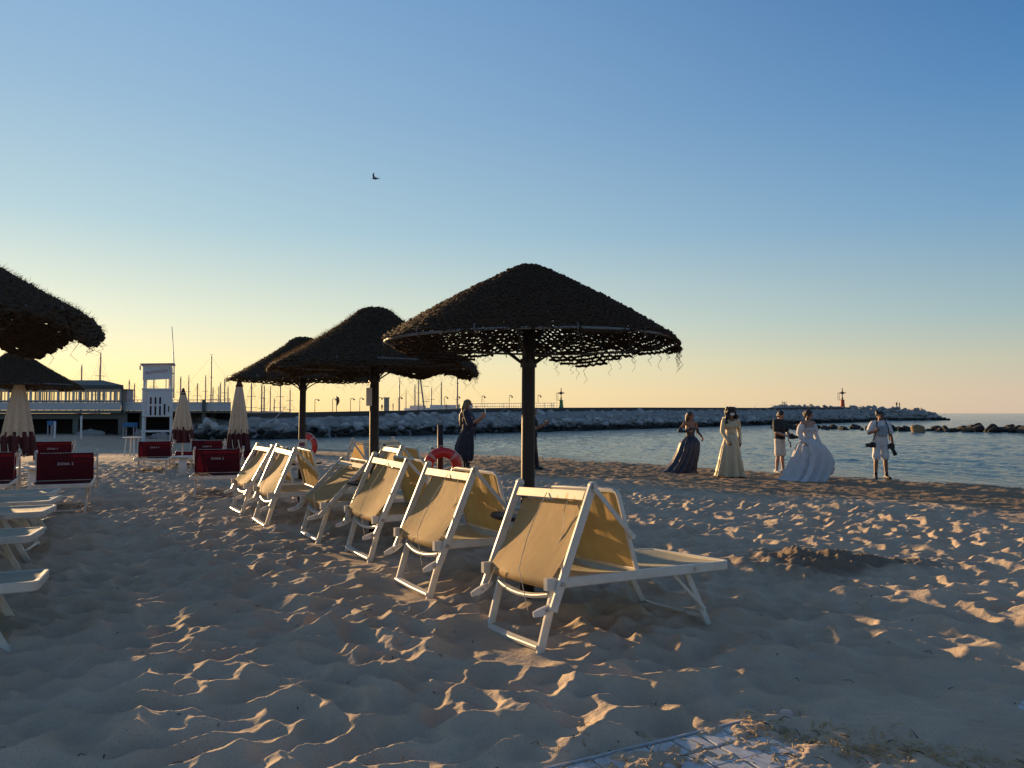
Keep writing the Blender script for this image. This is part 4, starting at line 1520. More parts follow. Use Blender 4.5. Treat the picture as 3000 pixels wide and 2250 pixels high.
# ---------------------------------------------------------------- beacons, lamps, rail, people far off
M['bea_green'] = mat('beacon_green', (0.03, 0.16, 0.075), 0.6)
M['bea_red'] = mat('beacon_red', (0.30, 0.045, 0.03), 0.6)
M['far_dark'] = mat('dark_metal', (0.06, 0.055, 0.05), 0.6)
M['mast'] = mat('spar_alloy', (0.34, 0.29, 0.25), 0.5)
M['hull_white'] = mat('gelcoat', (0.62, 0.62, 0.62), 0.35)


def beacon(label, X, Yb, Yt, d, col, name):
    p = pt(X, Yb, d)
    H = (Yb - Yt) * K * d
    t = thing(name, label, 'beacon', p)
    m = MB(); m.lathe([(0.13 * H, -0.3), (0.125 * H, 0.02 * H), (0.105 * H, 0.12 * H), (0.095 * H, 0.34 * H), (0.11 * H, 0.35 * H), (0.11 * H, 0.375 * H)], 16)
    m.build('tower', col, t)
    m = MB()
    m.tube([(0, 0, 0.36 * H), (0, 0, H)], 0.024 * H, 8)
    for s in (-1, 1):
        m.tube([(s * 0.05 * H, 0, 0.36 * H), (0, 0, 0.62 * H)], 0.012 * H, 5)
    m.build('mast', M['far_dark'], t)
    m = MB()
    m.box((0, 0, 0.74 * H), (0.34 * H, 0.08 * H, 0.05 * H)); m.lathe([(0.03 * H, 0.66 * H), (0.11 * H, 0.72 * H), (0.11 * H, 0.745 * H), (0.04 * H, 0.80 * H), (0.03 * H, 0.86 * H)], 10)
    m.build('lantern', M['far_dark'], t)
    m = MB()
    for q in range(6):
        m.box((-0.20 * H, 0, (0.36 + 0.07 * q) * H), (0.10 * H, 0.012 * H, 0.012 * H))
    m.box((-0.15 * H, 0, 0.56 * H), (0.012 * H, 0.012 * H, 0.42 * H)); m.box((-0.25 * H, 0, 0.56 * H), (0.012 * H, 0.012 * H, 0.42 * H))
    m.box((-0.1 * H, 0, 0.74 * H), (0.2 * H, 0.012 * H, 0.012 * H)); m.box((-0.1 * H, 0, 0.38 * H), (0.2 * H, 0.012 * H, 0.012 * H))
    m.build('ladder', M['far_dark'], t)


beacon('green harbour light on the breakwater right of the near parasol pole', 1212, 880, 838, 90, M['bea_green'], 'harbour_beacon')
beacon('red harbour light on the outer breakwater', 1820, 879, 838, 176, M['bea_red'], 'harbour_beacon')

proto = None
for i, X in enumerate((680, 718, 757, 777, 818, 861, 960, 986, 1041, 1100, 1162)):
    d = 66 + 2.4 * i
    top = 866 - 0.9 * i
    p = pt(X, 884, d)
    H = (884 - top + 4) * K * d
    if proto is None:
        t = thing('street_lamp', '', 'street lamp', p, 0, 'lamp posts along the breakwater walk')
        m = MB(); m.tube([(0, 0, -0.8), (0, 0, 0.9)], 0.03, 8)
        m.tube([(0, 0, 0.9), (0.05, 0, 0.97), (0.2, 0, 0.99), (0.32, 0, 0.95)], 0.03, 6)
        m.build('post', M['far_dark'], t)
        m = MB(); m.lathe([(0.02, 0.95), (0.11, 0.89), (0.12, 0.86), (0.06, 0.82)], 10, (0.32, 0, 0)); m.build('lamp_head', M['far_dark'], t)
        proto = t; o = t
    else:
        o = copy_tree(proto); o.location = p
    o.scale = (1, 1, H)
    o['label'] = ('leftmost', 'second from the left', 'third from the left', 'fourth from the left', 'fifth from the left', 'middle', 'fifth from the right', 'fourth from the right', 'third from the right', 'second from the right', 'rightmost')[i] + ' thin lamp post of the eleven along the breakwater walk'

# railing on the walk near the green light
t = thing('railing', 'thin pale railing on the breakwater walk left of the green light', 'railing', (0, 0, 0))
a = pt(1010, 884, 84); b = pt(1205, 882, 90)
m = MB()
for q in range(40):
    c = a.lerp(b, q / 39)
    m.tube([c + Vector((0, 0, -0.4)), c + Vector((0, 0, 0.62))], 0.03, 5)
m.build('baluster', M['hull_white'], t)
m = MB()
for z in (0.6, 0.3): m.tube([a + Vector((0, 0, z)), b + Vector((0, 0, z))], 0.03, 5)
m.build('handrail', M['hull_white'], t)
# stone pillar and drooping flag
p = pt(835, 886, 72)
t = thing('stone_pillar', 'square grey pillar on the breakwater between two tiny figures', 'pillar', p)
m = MB(); m.box((0, 0, 0.5), (0.42, 0.42, 1.25)); m.box((0, 0, 1.15), (0.5, 0.5, 0.1)); m.build('shaft', M['concrete'], t)
p = pt(727, 886, 70)
t = thing('flag_pole', 'drooping flag on a short pole on the breakwater', 'flag', p)
m = MB(); m.tube([(0, 0, -0.3), (0, 0, 1.28)], 0.035, 6); m.build('pole', M['far_dark'], t)
m = MB(); m.grid([[(0.02 + 0.14 * math.sin(i * 0.5) * j / 4 + 0.03 * j, 0.05 * math.sin(j * 2 + i), 1.22 - 0.11 * i) for j in range(5)] for i in range(9)]); m.build('cloth', mat('flag_cloth', (0.20, 0.08, 0.07), 0.9), t)

# ---------------------------------------------------------------- yachts moored behind the breakwater
def yacht(label, X, Yt, d, lean=0.0, boom=1, spreaders=2, hullL=9.0, hull=True, rz=None):
    base = pt(X, 892, d)
    z0 = WATER_Z
    H = pt(X, Yt, d).z - z0
    t = thing('sailing_yacht', label, 'sailing boat', (base.x, d, z0), R(random.uniform(-60, 60)) if rz is None else rz, 'yachts moored in the harbour')
    L = hullL
    P = []
    for i in range(13):
        q = i / 12
        w = 0.155 * L * math.sin(math.pi * min(1, 0.10 + 0.90 * q)) ** 0.6 * (1 if q < 0.97 else 0.2)
        x = (q - 0.5) * L
        P.append([(x, -w, 0.85 + 0.25 * (q - 0.5)), (x, -w * 0.85, 0.2), (x, -w * 0.3, -0.3), (x, w * 0.3, -0.3), (x, w * 0.85, 0.2), (x, w, 0.85 + 0.25 * (q - 0.5)), (x, -w, 0.85 + 0.25 * (q - 0.5))])
    m = MB(); m.grid(P); m.build('hull', M['hull_white'], t)
    m = MB(); m.box((0.3, 0, 1.1), (0.34 * L, 0.15 * L, 0.5)); m.box((0.2, 0, 1.4), (0.2 * L, 0.12 * L, 0.22)); m.build('cabin', M['hull_white'], t)
    m = MB(); m.tube([(0.05 * L, 0, 0.8), (0.05 * L + lean, 0, H)], [0.10, 0.065], 8); mst = m.build('mast', M['mast'], t)
    for k in range(spreaders):
        z = H * (0.45 + 0.25 * k)
        m = MB(); m.tube([(0.05 * L, -0.7 + 0.15 * k, z), (0.05 * L, 0.7 - 0.15 * k, z)], 0.025, 5); m.build('spreader', M['mast'], mst)
    m = MB(); m.box((0.05 * L + lean, 0, H + 0.1), (0.3, 0.03, 0.04)); m.build('masthead', M['mast'], mst)
    m = MB()
    if boom: m.tube([(0.05 * L, 0, 1.7), (-0.38 * L, 0, 1.8)], 0.10, 8)
    else: m.tube([(0.05 * L, 0, 1.7), (-0.2 * L, 0, 1.72)], 0.06, 8)
    m.build('boom', M['maroon_canvas'] if boom == 2 else M['mast'], t)
    m = MB()
    for x, y in ((0.49 * L, 0), (-0.48 * L, 0), (0.02 * L, 0.14 * L), (0.02 * L, -0.14 * L)):
        m.tube([(x, y, 0.95), (0.05 * L + lean, 0, H * 0.98)], 0.007, 4)
    m.build('rigging', M['far_dark'], t)


for a in ((210, 763, 78, 'yacht whose tall mast rises above the club roof'),
          (168, 790, 86, 'yacht with a short bare mast left of the tall one over the club roof'),
          (204, 792, 88, 'yacht mast close beside the tall one over the club roof'),
          (274, 822, 92, 'yacht with a stubby mast just right of the club roof'),
          (282, 830, 96, 'yacht with the shortest mast near the club roof'),
          (383, 815, 90, 'yacht mast against the right side of the lifeguard tower'),
          (400, 813, 94, 'yacht mast above the tip of the closed parasol'),
          (436, 812, 92, 'yacht mast just left of the tall one past the closed parasol'),
          (444, 768, 84, 'yacht with the tall mast between the two closed parasols'),
          (455, 838, 100, 'yacht with a low mast just right of that tall one'),
          (464, 836, 104, 'yacht with a low mast, second right of that tall one'),
          (478, 818, 98, 'yacht mast left of the closed parasol under the straw canopy'),
          (486, 836, 102, 'low yacht mast touching the closed parasol under the straw canopy'),
          (541, 828, 90, 'yacht mast right of the closed parasol under the straw canopy'),
          (557, 832, 88, 'first of a pair of yacht masts under the far straw canopy'),
          (562, 834, 92, 'second of a pair of yacht masts under the far straw canopy'),
          (585, 862, 96, 'yacht with a very short mast under the far straw canopy'),
          (600, 828, 86, 'yacht mast left of the pole with the notice'),
          (855, 820, 90, 'yacht mast just right of the middle parasol pole'),
          (901, 818, 94, 'yacht mast left of the tall slanting one between the poles'),
          (912, 795, 80, 'yacht with the tall leaning mast and round radar under the canopy tips'),
          (927, 838, 98, 'yacht with a short mast between the two tall ones'),
          (978, 786, 82, 'yacht with the tall mast beside the woman with the phone'),
          (330, 800, 96, 'yacht mast seen through the opening of the lifeguard tower'),
          (424, 828, 104, 'faint yacht mast right above the striped parasol cap'),
          (470, 828, 96, 'yacht mast midway between the tall mast and the closed parasol'),
          (621, 842, 98, 'short yacht mast just left of the far straw parasol pole'),
          (574, 836, 100, 'thin yacht mast right of the pair under the far straw canopy'),
          (868, 846, 100, 'short yacht mast between the middle pole and the slanting mast'),
          (888, 832, 96, 'thin yacht mast left of the group of tall masts'),
          (946, 826, 96, 'thin yacht mast midway between the leaning mast and the woman')):
    yacht(a[3], a[0], a[1], a[2], lean=-0.9 if a[0] == 912 else 0, boom=2 if a[0] in (444, 978) else 1, hullL=8 + (a[0] % 5) * 0.7)
# low motor cruiser
for X, d, L, lab in ((1000, 88, 15, 'long white motor boat lying behind the woman with the phone'), (925, 96, 9, 'small white motor boat behind the breakwater under the canopy tips')):
    p = pt(X, 884, d)
    t = thing('motor_boat', lab, 'motor boat', (p.x, d, WATER_Z), 0.1)
    m = MB(); P = []
    for i in range(11):
        q = i / 10; w = 1.5 * math.sin(math.pi * min(1, 0.2 + 0.8 * q)) ** 0.5
        P.append([((q - 0.5) * L, -w, 1.75 + 0.3 * q), ((q - 0.5) * L, -w * 0.8, 0), ((q - 0.5) * L, w * 0.8, 0), ((q - 0.5) * L, w, 1.75 + 0.3 * q), ((q - 0.5) * L, -w, 1.75 + 0.3 * q)])
    m.grid(P); m.build('hull', M['hull_white'], t)
    m = MB(); m.box((-0.1 * L, 0, 2.0), (0.45 * L, 2.0, 0.5)); m.box((-0.14 * L, 0, 2.4), (0.22 * L, 1.6, 0.35)); m.build('cabin', M['hull_white'], t)

# ---------------------------------------------------------------- beach club on piles and terrace
M['club_wall'] = mat('club_render', (0.155, 0.165, 0.155), 0.9, noise=(1.2, (0.11, 0.12, 0.11), 0.6))
M['club_white'] = mat('club_white', (0.60, 0.61, 0.62), 0.7, noise=(0.8, (0.44, 0.46, 0.48), 0.6))
M['club_roof'] = mat('club_roof', (0.085, 0.095, 0.10), 0.8, noise=(1.5, (0.09, 0.10, 0.10), 0.6))
M['club_dark'] = mat('opening_shade', (0.02, 0.022, 0.024), 0.9)  # near-black colour for the shade inside the openings
M['club_post'] = mat('club_post', (0.34, 0.32, 0.34), 0.7)
mg = bpy.data.materials.new('window_glass'); mg.use_nodes = True
nt = mg.node_tree; nt.nodes.clear()
o_ = nt.nodes.new('ShaderNodeOutputMaterial'); g_ = nt.nodes.new('ShaderNodeBsdfGlossy'); g_.inputs['Roughness'].default_value = 0.05
t_n = nt.nodes.new('ShaderNodeBsdfTransparent'); t_n.inputs['Color'].default_value = (0.93, 0.93, 0.90, 1)
mxx = nt.nodes.new('ShaderNodeMixShader'); mxx.inputs[0].default_value = 0.06
nt.links.new(t_n.outputs[0], mxx.inputs[1]); nt.links.new(g_.outputs[0], mxx.inputs[2]); nt.links.new(mxx.outputs[0], o_.inputs['Surface'])
M['glass'] = mg

YB = 48.0
def bx(X): return (X - 1106) * K * YB
def bzz(Y): return CAM_Z + (892 - Y) * K * YB
club = thing('beach_club', 'long low beach club with a glazed dining room over dark openings, far left', 'building', (bx(80), YB, 0))
def lb(X0, X1, Y0, Y1, y0, y1):
    return ((bx(X0) + bx(X1)) / 2 - bx(80), (y0 + y1) / 2, (bzz(Y0) + bzz(Y1)) / 2), (abs(bx(X1) - bx(X0)), y1 - y0, abs(bzz(Y1) - bzz(Y0)))
XL = -420
m = MB()
m.box(*lb(XL, 276, 893, 905, -0.05, 0.5))
m.box(*lb(256, 276, 905, 945, -0.05, 0.5))
for X0, X1 in ((-400, -384), (-260, -244), (-130, -112), (20, 34), (158, 170)):
    m.box(*lb(X0, X1, 905, 945, -0.02, 0.5))
m.build('pillar_wall', M['club_wall'], club)
m = MB(); m.box(*lb(XL, 256, 893, 945, 2.5, 2.8)); m.build('shade_backing', M['club_dark'], club)  # near-black sheet standing in for the shade inside the club openings
m = MB(); m.box(*lb(XL, 272, 886, 892.5, -0.6, 9)); m.build('deck', M['club_wall'], club)
m = MB()
m.box(*lb(XL, 262, 869, 885.5, -0.55, -0.45))
m.build('parapet', M['club_white'], club)
m = MB(); m.box(*lb(XL, 262, 866.5, 868.6, -0.58, -0.40)); m.build('rail', M['club_roof'], club)
# roof
x0, x1 = bx(XL) - bx(80), bx(266) - bx(80)
ze, zt_ = bzz(833), bzz(819)
m = MB()
m.add([(x0, -0.8, ze), (x1, -0.8, ze), (x1, 8, ze), (x0, 8, ze), (x0, 1.4, zt_), (x1 - 1.35, 1.4, zt_), (x1 - 1.35, 6, zt_), (x0, 6, zt_)],
      [(0, 1, 5, 4), (1, 2, 6, 5), (2, 3, 7, 6), (4, 5, 6, 7), (3, 0, 4, 7), (0, 3, 2, 1)])
m.box(*lb(XL, 266, 833.2, 839, -0.75, 7.9))
m.build('roof', M['club_roof'], club)
wf = MB(); gl = MB()
Xs = [-400, -375, -350, -325, -300, -275, -250, -225, -200, -175, -150, -125, -100, -75, -50, -25, -4, 20, 44, 68, 88, 108, 126, 143, 160, 172, 186, 199, 212, 226, 239, 251, 262]
wins = []
for Xa, Xb in zip(Xs[:-1], Xs[1:]):
    if Xb < -60: continue
    m = MB()
    w_ = 2.2
    m.box(*lb(Xa, Xa + w_, 840, 867, -0.35, -0.25)); m.box(*lb(Xb - w_, Xb, 840, 867, -0.35, -0.25))
    m.box(*lb(Xa + w_, Xb - w_, 840, 844.5, -0.34, -0.26)); m.box(*lb(Xa + w_, Xb - w_, 864.5, 867, -0.34, -0.26))
    f = m.build('window', M['club_white'], club)
    m = MB(); c_, s_ = lb(Xa + w_, Xb - w_, 844.5, 864.5, -0.31, -0.29)
    m.box(c_, s_); m.build('pane', M['glass'], f)
# rear windows so that the sky shows through the dining room
m = MB()
for q in range(34):
    X = -60 + q * 9.4
    m.box(*lb(X, X + 1.6 + (q % 3), 839, 867, 7.4, 7.6))
m.build('rear_mullion', M['club_post'], club)
m = MB()
for q in range(16):
    X = -20 + q * 17
    m.box(*lb(X, X + 2, 839, 886, 3.4, 3.55))
m.build('column', M['club_post'], club)
m = MB(); m.box(*lb(262.3, 266, 832, 893, -0.6, -0.3)); m.build('corner_post', M['club_roof'], club)
for c_ in club.children:
    for v_ in c_.data.vertices: v_.co.x -= 0.50 * v_.co.y
    for g_ in c_.children:
        for v_ in g_.data.vertices: v_.co.x -= 0.50 * v_.co.y
# grey terrace bridge to the right
ter = thing('harbour_terrace', 'pale terrace deck on dark piers, right of the beach club', 'terrace', (bx(385), YB, 0))
def lt(X0, X1, Y0, Y1, y0, y1):
    return ((bx(X0) + bx(X1)) / 2 - bx(385), (y0 + y1) / 2, (bzz(Y0) + bzz(Y1)) / 2), (abs(bx(X1) - bx(X0)), y1 - y0, abs(bzz(Y1) - bzz(Y0)))
m = MB(); m.box(*lt(264, 499, 871, 887, -0.3, 0.0)); m.box(*lt(264, 499, 868.5, 870.8, -0.35, 0.05)); m.build('parapet', M['club_white'], ter)
m = MB(); m.box(*lt(264, 499, 887.2, 892, -0.2, 6)); m.build('deck', M['club_wall'], ter)
m = MB()
for X0 in (436,): m.box(*lt(X0, X0 + 9, 892, 945, 0.0, 0.5))
m.box(*lt(300, 306, 892, 945, 0.6, 1.0))
m.build('pier', M['club_wall'], ter)
m = MB(); m.box(*lt(225, 497, 892, 948, 2.6, 2.8)); m.build('shade_backing', M['club_dark'], ter)  # near-black sheet in place of the shade under the terrace deck
m = MB(); m.box(*lt(437, 445, 863, 888, -0.42, -0.31)); m.build('pilaster', M['club_roof'], ter)
m = MB()
for q in range(26):
    X = 280 + q * 8.6
    m.tube([Vector(lt(X, X, 868, 868, -0.1, -0.1)[0]), Vector(lt(X, X, 863.5, 863.5, -0.1, -0.1)[0])], 0.02, 5)
m.tube([Vector(lt(278, 278, 863.8, 863.8, -0.1, -0.1)[0]), Vector(lt(498, 498, 863.8, 863.8, -0.1, -0.1)[0])], 0.02, 5)
m.build('handrail', M['club_post'], ter)
for c_ in ter.children:
    for v_ in c_.data.vertices: v_.co.x -= 0.365 * v_.co.y
t = thing('service_hut', 'small flat roofed hut on the terrace beside the club roof', 'hut', (bx(271) - 0.7, YB + 1.5, bzz(869)))
m = MB(); m.box((0, 0, 0.32), (0.5, 0.8, 0.95)); m.build('wall', M['club_post'], t)
m = MB(); m.box((0, 0, 0.83), (0.58, 0.9, 0.06)); m.build('roof', M['club_roof'], t)

# ---------------------------------------------------------------- lifeguard tower
d = 38.5
a = pt(309, 900, d); b = pt(370, 900, d)
W = b.x - a.x
g = gz(a.x, d)
tow = thing('lifeguard_tower', 'tall white lifeguard tower with a lettered board and a slatted back', 'lifeguard tower', ((a.x + b.x) / 2, d, g), R(22))
def tz(Y): return (892 - Y) * K * d + CAM_Z - g
hw = W / 2
wp = M['white_paint']
for s in (-1, 1):
    for yy in (0, 1.1):
        m = MB(); m.bar((s * (hw - 0.06), yy, -0.3), (s * (hw - 0.12), yy, tz(790)), 0.11, 0.10, (0, 1, 0)); m.build('post', wp, tow)
m = MB()
m.add([(-hw + 0.03, -0.10, tz(822)), (hw - 0.09, -0.10, tz(818)), (hw - 0.09, -0.10, tz(788)), (-hw + 0.03, -0.10, tz(791)),
       (-hw + 0.03, -0.06, tz(822)), (hw - 0.09, -0.06, tz(818)), (hw - 0.09, -0.06, tz(788)), (-hw + 0.03, -0.06, tz(791))],
      [(0, 1, 2, 3), (7, 6, 5, 4), (0, 4, 5, 1), (1, 5, 6, 2), (2, 6, 7, 3), (3, 7, 4, 0)])
sb = m.build('sign_board', wp, tow)
me = text_mesh('SALVATAGGIO 1', 0.20, 'lettering', 0.002); me.materials.append(M['text_red'])
o = mesh_obj('lettering', me, sb); o.location = (0.0, -0.108, tz(803)); o.rotation_euler = (R(90), R(-8), 0); o.scale = (0.80, 1.1, 1)
m = MB(); m.bar((-hw - 0.08, 0.5, tz(789) + 0.03), (hw + 0.06, 0.5, tz(786.5) + 0.03), 1.5, 0.07); m.build('roof', M['club_post'], tow)
# slatted panel with slots
m = MB()
zc, zd = tz(841), tz(899)
x_ = -hw + 0.08
slots = [(-hw + 0.16, 0.06, tz(895), tz(845)), (-hw + 0.37, 0.085, tz(897), tz(858)), (-hw + 0.58, 0.085, tz(897), tz(858)), (-hw + 0.79, 0.085, tz(897), tz(858)), (-hw + 1.0, 0.085, tz(896), tz(872)), (-hw + 1.2, 0.06, tz(890), tz(877))]
edges = [-hw + 0.02] + [v for s_ in slots for v in (s_[0], s_[0] + s_[1])] + [hw - 0.02]
for i in range(0, len(edges), 2):
    m.box(((edges[i] + edges[i + 1]) / 2, -0.09, (zc + zd) / 2), (edges[i + 1] - edges[i], 0.03, zc - zd))
for i, s_ in enumerate(slots):
    xx = s_[0] + s_[1] / 2
    m.box((xx, -0.088, (zc + s_[3]) / 2), (s_[1], 0.026, zc - s_[3]))
    m.box((xx, -0.088, (zd + s_[2]) / 2), (s_[1], 0.026, s_[2] - zd))
    if 0 < i < 4: m.box((xx, -0.088, tz(875)), (s_[1], 0.026, 0.10))
m.build('slatted_panel', wp, tow)
m = MB(); m.box((0.04, 0.25, (zc + zd) / 2), (W - 0.34, 0.04, zc - zd - 0.15)); m.build('slot_backing', M['maroon_canvas'], tow)  # maroon panel added behind the slots so that they show dark
m = MB(); m.box((0, 0.55, tz(843)), (W - 0.06, 1.2, 0.06)); m.box((0, 0.55, tz(899)), (W - 0.06, 1.2, 0.06)); m.build('platform', wp, tow)
m = MB()
for Y in (841, 931): m.bar((-hw, -0.12, tz(Y)), (hw, -0.12, tz(Y)), 0.06, 0.10)
m.build('crossbar', wp, tow)
m = MB()
m.box((hw - 0.22, 0.9, tz(830)), (0.05, 0.05, 0.9)); m.box((hw - 0.36, 0.9, tz(830)), (0.05, 0.05, 0.9))
m.build('backrest', wp, tow)
m = MB(); m.tube([(hw + 0.04, -0.02, tz(860)), (hw + 0.03, -0.02, tz(790)), (hw - 0.10, -0.02, tz(704))], [0.035, 0.03, 0.018], 8); m.build('flag_pole', wp, tow, True)
m = MB()
m.box((hw - 0.02, -0.02, tz(806)), (0.18, 0.04, 0.05)); m.box((-hw - 0.1, 0.0, tz(795)), (0.06, 0.06, 0.22)); m.build('bracket', M['club_post'], tow)

# blue topped stools, rope posts, covered heap near the club
M['blue'] = mat('blue_plastic', (0.03, 0.14, 0.32), 0.5)
for X, Yt, d, lab in ((281, 913, 44, 'blue topped frame stand left of the lifeguard tower'), (112, 909, 44, 'blue box stand beside the closed parasol at the left edge')):
    p = pt(X, Yt, d); g = gz(p.x, d); h = p.z - g
    t = thing('blue_stand', lab, 'stand', (p.x, d, g), 0)
    m = MB(); m.box((0, 0, h - 0.12), (0.66 if X > 200 else 0.3, 0.4, 0.24)); m.build('top', M['blue'], t)
    for sx in (-1, 1):
        for sy in (-1, 1):
            m = MB(); m.box((sx * (0.29 if X > 200 else 0.12), sy * 0.16, (h - 0.24) / 2 - 0.05), (0.05, 0.05, h - 0.14)); m.build('leg', M['club_post'], t)
for X, Yt, Yb, lab in ((118, 900, 934, 'short pale rope post by the blue box near the club'), (175, 894, 942, 'taller pale rope post in front of the club openings')):
    d = 41
    p = pt(X, Yb, d)
    t = thing('rope_post', lab, 'post', (p.x, d, gz(p.x, d)))
    m = MB(); m.tube([(0, 0, -0.2), (0, 0, (Yb - Yt) * K * d)], 0.05, 8); m.lathe([(0.02, (Yb - Yt) * K * d), (0.06, (Yb - Yt) * K * d + 0.02), (0.02, (Yb - Yt) * K * d + 0.06)], 8); m.build('shaft', M['white_paint'], t)
def heap(label, X, Yb, wpx, hpx, d, name, col, cat, seed):
    p = pt(X, Yb, d)
    bm = bmesh.new(); bmesh.ops.create_icosphere(bm, subdivisions=3, radius=0.5)
    for v in bm.verts:
        n_ = v.co.normalized()
        v.co *= 1 + 0.16 * math.sin(5 * n_.x + seed) * math.cos(4 * n_.y + seed) + 0.08 * math.sin(11 * n_.x + 7 * n_.z + seed)
    me = bpy.data.meshes.new(name); bm.to_mesh(me); bm.free(); me.materials.append(col)
    o = mesh_obj(name, me); o.location = (p.x, d, gz(p.x, d)); o.scale = (wpx * K * d, 0.8, hpx * K * d * 2.0)
    tag(o, label, cat)
heap('pale covered heap lying in the right club opening', 195, 938, 62, 12, 47, 'covered_heap', M['concrete'], 'heap', 1)
heap('rounded pale boulder between the blue stand and the tower legs', 301, 936, 22, 20, 45, 'round_boulder', M['concrete'], 'boulder', 2)
heap('long low pale boulder seen through the tower legs', 346, 936, 40, 14, 45, 'flat_boulder', M['concrete'], 'boulder', 3)
for i in range(26):
    X = 425 + rnd.random() * 75; Y = 944 - rnd.random() * 34 * (1 - abs(X - 455) / 60)
    d = 45.5 + (944 - Y) * 0.04 + rnd.uniform(-0.4, 0.4)
    p = pt(X, Y, d)
    sc = rnd.uniform(0.5, 1.1)
    o = mesh_obj('boulder', ROCKS[i % 9]); o.location = p; o.scale = (sc, sc, sc * 0.9); o.rotation_euler = (rnd.random(), rnd.random(), rnd.random() * 6)
    tag(o, 'pale grey boulder heaped at the foot of the terrace between the closed parasols', 'boulder', 'boulders below the terrace')

# ---------------------------------------------------------------- gull
p = pt(811, 386, 52)
t = thing('seagull', 'dark seagull gliding alone in the clear sky', 'gull', p, R(172))
bird = mat('gull_feathers', (0.10, 0.10, 0.11), 0.8)
m = MB()
m.limb([((-0.22, 0, -0.01), 0.02), ((-0.12, 0, 0), 0.05), ((0.02, 0, 0.0), 0.062), ((0.14, 0, 0.012), 0.042), ((0.20, 0, 0.03), 0.032), ((0.245, 0, 0.028), 0.012)], 10)
for s in (-1, 1):
    P = []
    for i in range(8):
        q = i / 7
        y = s * (0.04 + 0.50 * q); z = 0.02 + 0.20 * math.sin(q * 1.9) + 0.03 * q
        x = 0.06 + 0.05 * math.sin(q * 2.6) - 0.20 * q * q
        c = 0.17 * (1 - 0.75 * q)
        P.append([(x + c / 2, y, z), (x, y, z + 0.014 * (1 - q)), (x - c / 2, y, z - 0.004), (x, y, z - 0.008), (x + c / 2, y, z)])
    m.grid(P)
m.grid([[(-0.2, -0.02, 0), (-0.2, 0.02, 0)], [(-0.34, -0.065, -0.005), (-0.34, 0.065, -0.005)]])
m.build('body', bird, t, True)

# ---------------------------------------------------------------- people
M['skin'] = mat('skin', (0.40, 0.22, 0.15), 0.55, noise=(14, (0.33, 0.17, 0.11), 0.5))
M['skin_dark'] = mat('tanned_skin', (0.23, 0.115, 0.070), 0.55, noise=(14, (0.19, 0.09, 0.055), 0.5))
M['eye'] = mat('eye', (0.02, 0.015, 0.012), 0.3)
M['lip'] = mat('lip', (0.30, 0.09, 0.08), 0.5)
M['hair_black'] = mat('black_hair', (0.012, 0.009, 0.008), 0.5, noise=(60, (0.004, 0.003, 0.003), 0.8), bump=(90, 0.6, 0.01))
M['hair_brown'] = mat('brown_hair', (0.055, 0.028, 0.016), 0.5, noise=(60, (0.02, 0.01, 0.007), 0.8), bump=(90, 0.6, 0.01))
M['hair_blond'] = mat('blond_hair', (0.20, 0.125, 0.055), 0.5, noise=(50, (0.07, 0.04, 0.02), 0.8), bump=(90, 0.6, 0.01))


def cloth_mat(name, c, d, transl=0.0, rough=0.8):
    return mat(name, c, rough, noise=(9, d, 0.6), bump=(22, 0.35, 0.012), transl=transl)


C_NAVY = cloth_mat('patterned_navy', (0.022, 0.022, 0.045), (0.006, 0.006, 0.012))
C_BLACK = cloth_mat('black_cotton', (0.013, 0.013, 0.015), (0.007, 0.007, 0.008))
C_BLUE = cloth_mat('blue_taffeta', (0.018, 0.026, 0.055), (0.010, 0.014, 0.03), 0, 0.5)
C_GREYB = cloth_mat('grey_blue_bodice', (0.05, 0.065, 0.085), (0.03, 0.04, 0.055))
C_CREAM = cloth_mat('cream_satin', (0.60, 0.50, 0.33), (0.48, 0.38, 0.24), 0.08, 0.55)
C_WHITE = cloth_mat('white_tulle', (0.74, 0.73, 0.74), (0.62, 0.62, 0.66), 0.25, 0.8)
C_TEE = cloth_mat('white_cotton', (0.70, 0.70, 0.71), (0.58, 0.58, 0.60), 0.1)
C_BEIGE = cloth_mat('pale_shorts', (0.60, 0.55, 0.48), (0.50, 0.45, 0.38))
C_VEST = cloth_mat('grey_blue_pouch', (0.27, 0.33, 0.40), (0.20, 0.25, 0.31))
M['shoe_white'] = mat('white_shoe', (0.62, 0.56, 0.52), 0.6)
M['shoe_black'] = mat('black_shoe', (0.014, 0.012, 0.012), 0.5)
M['mask_white'] = mat('white_mask', (0.70, 0.70, 0.70), 0.6)
M['lens'] = mat('lens_glass', (0.02, 0.02, 0.03), 0.1)


def remesh(mb, voxel, mats, name, smooth=4, paint=None):
    o = mb.build(name + '_src', mats[0])
    r = o.modifiers.new('r', 'REMESH'); r.mode = 'VOXEL'; r.voxel_size = voxel
    s = o.modifiers.new('s', 'SMOOTH'); s.factor = 0.5; s.iterations = smooth
    dg = bpy.context.evaluated_depsgraph_get()
    me = bpy.data.meshes.new_from_object(o.evaluated_get(dg))
    old = o.data
    bpy.data.objects.remove(o); bpy.data.meshes.remove(old)
    me.name = name
    me.materials.clear()
    for m in mats: me.materials.append(m)
    me.polygons.foreach_set('use_smooth', [True] * len(me.polygons))
    if paint:
        for p in me.polygons:
            p.material_index = paint(p.center)
    else:
        me.polygons.foreach_set('material_index', [0] * len(me.polygons))
    me.update()
    return me


def V(*a): return Vector(a)


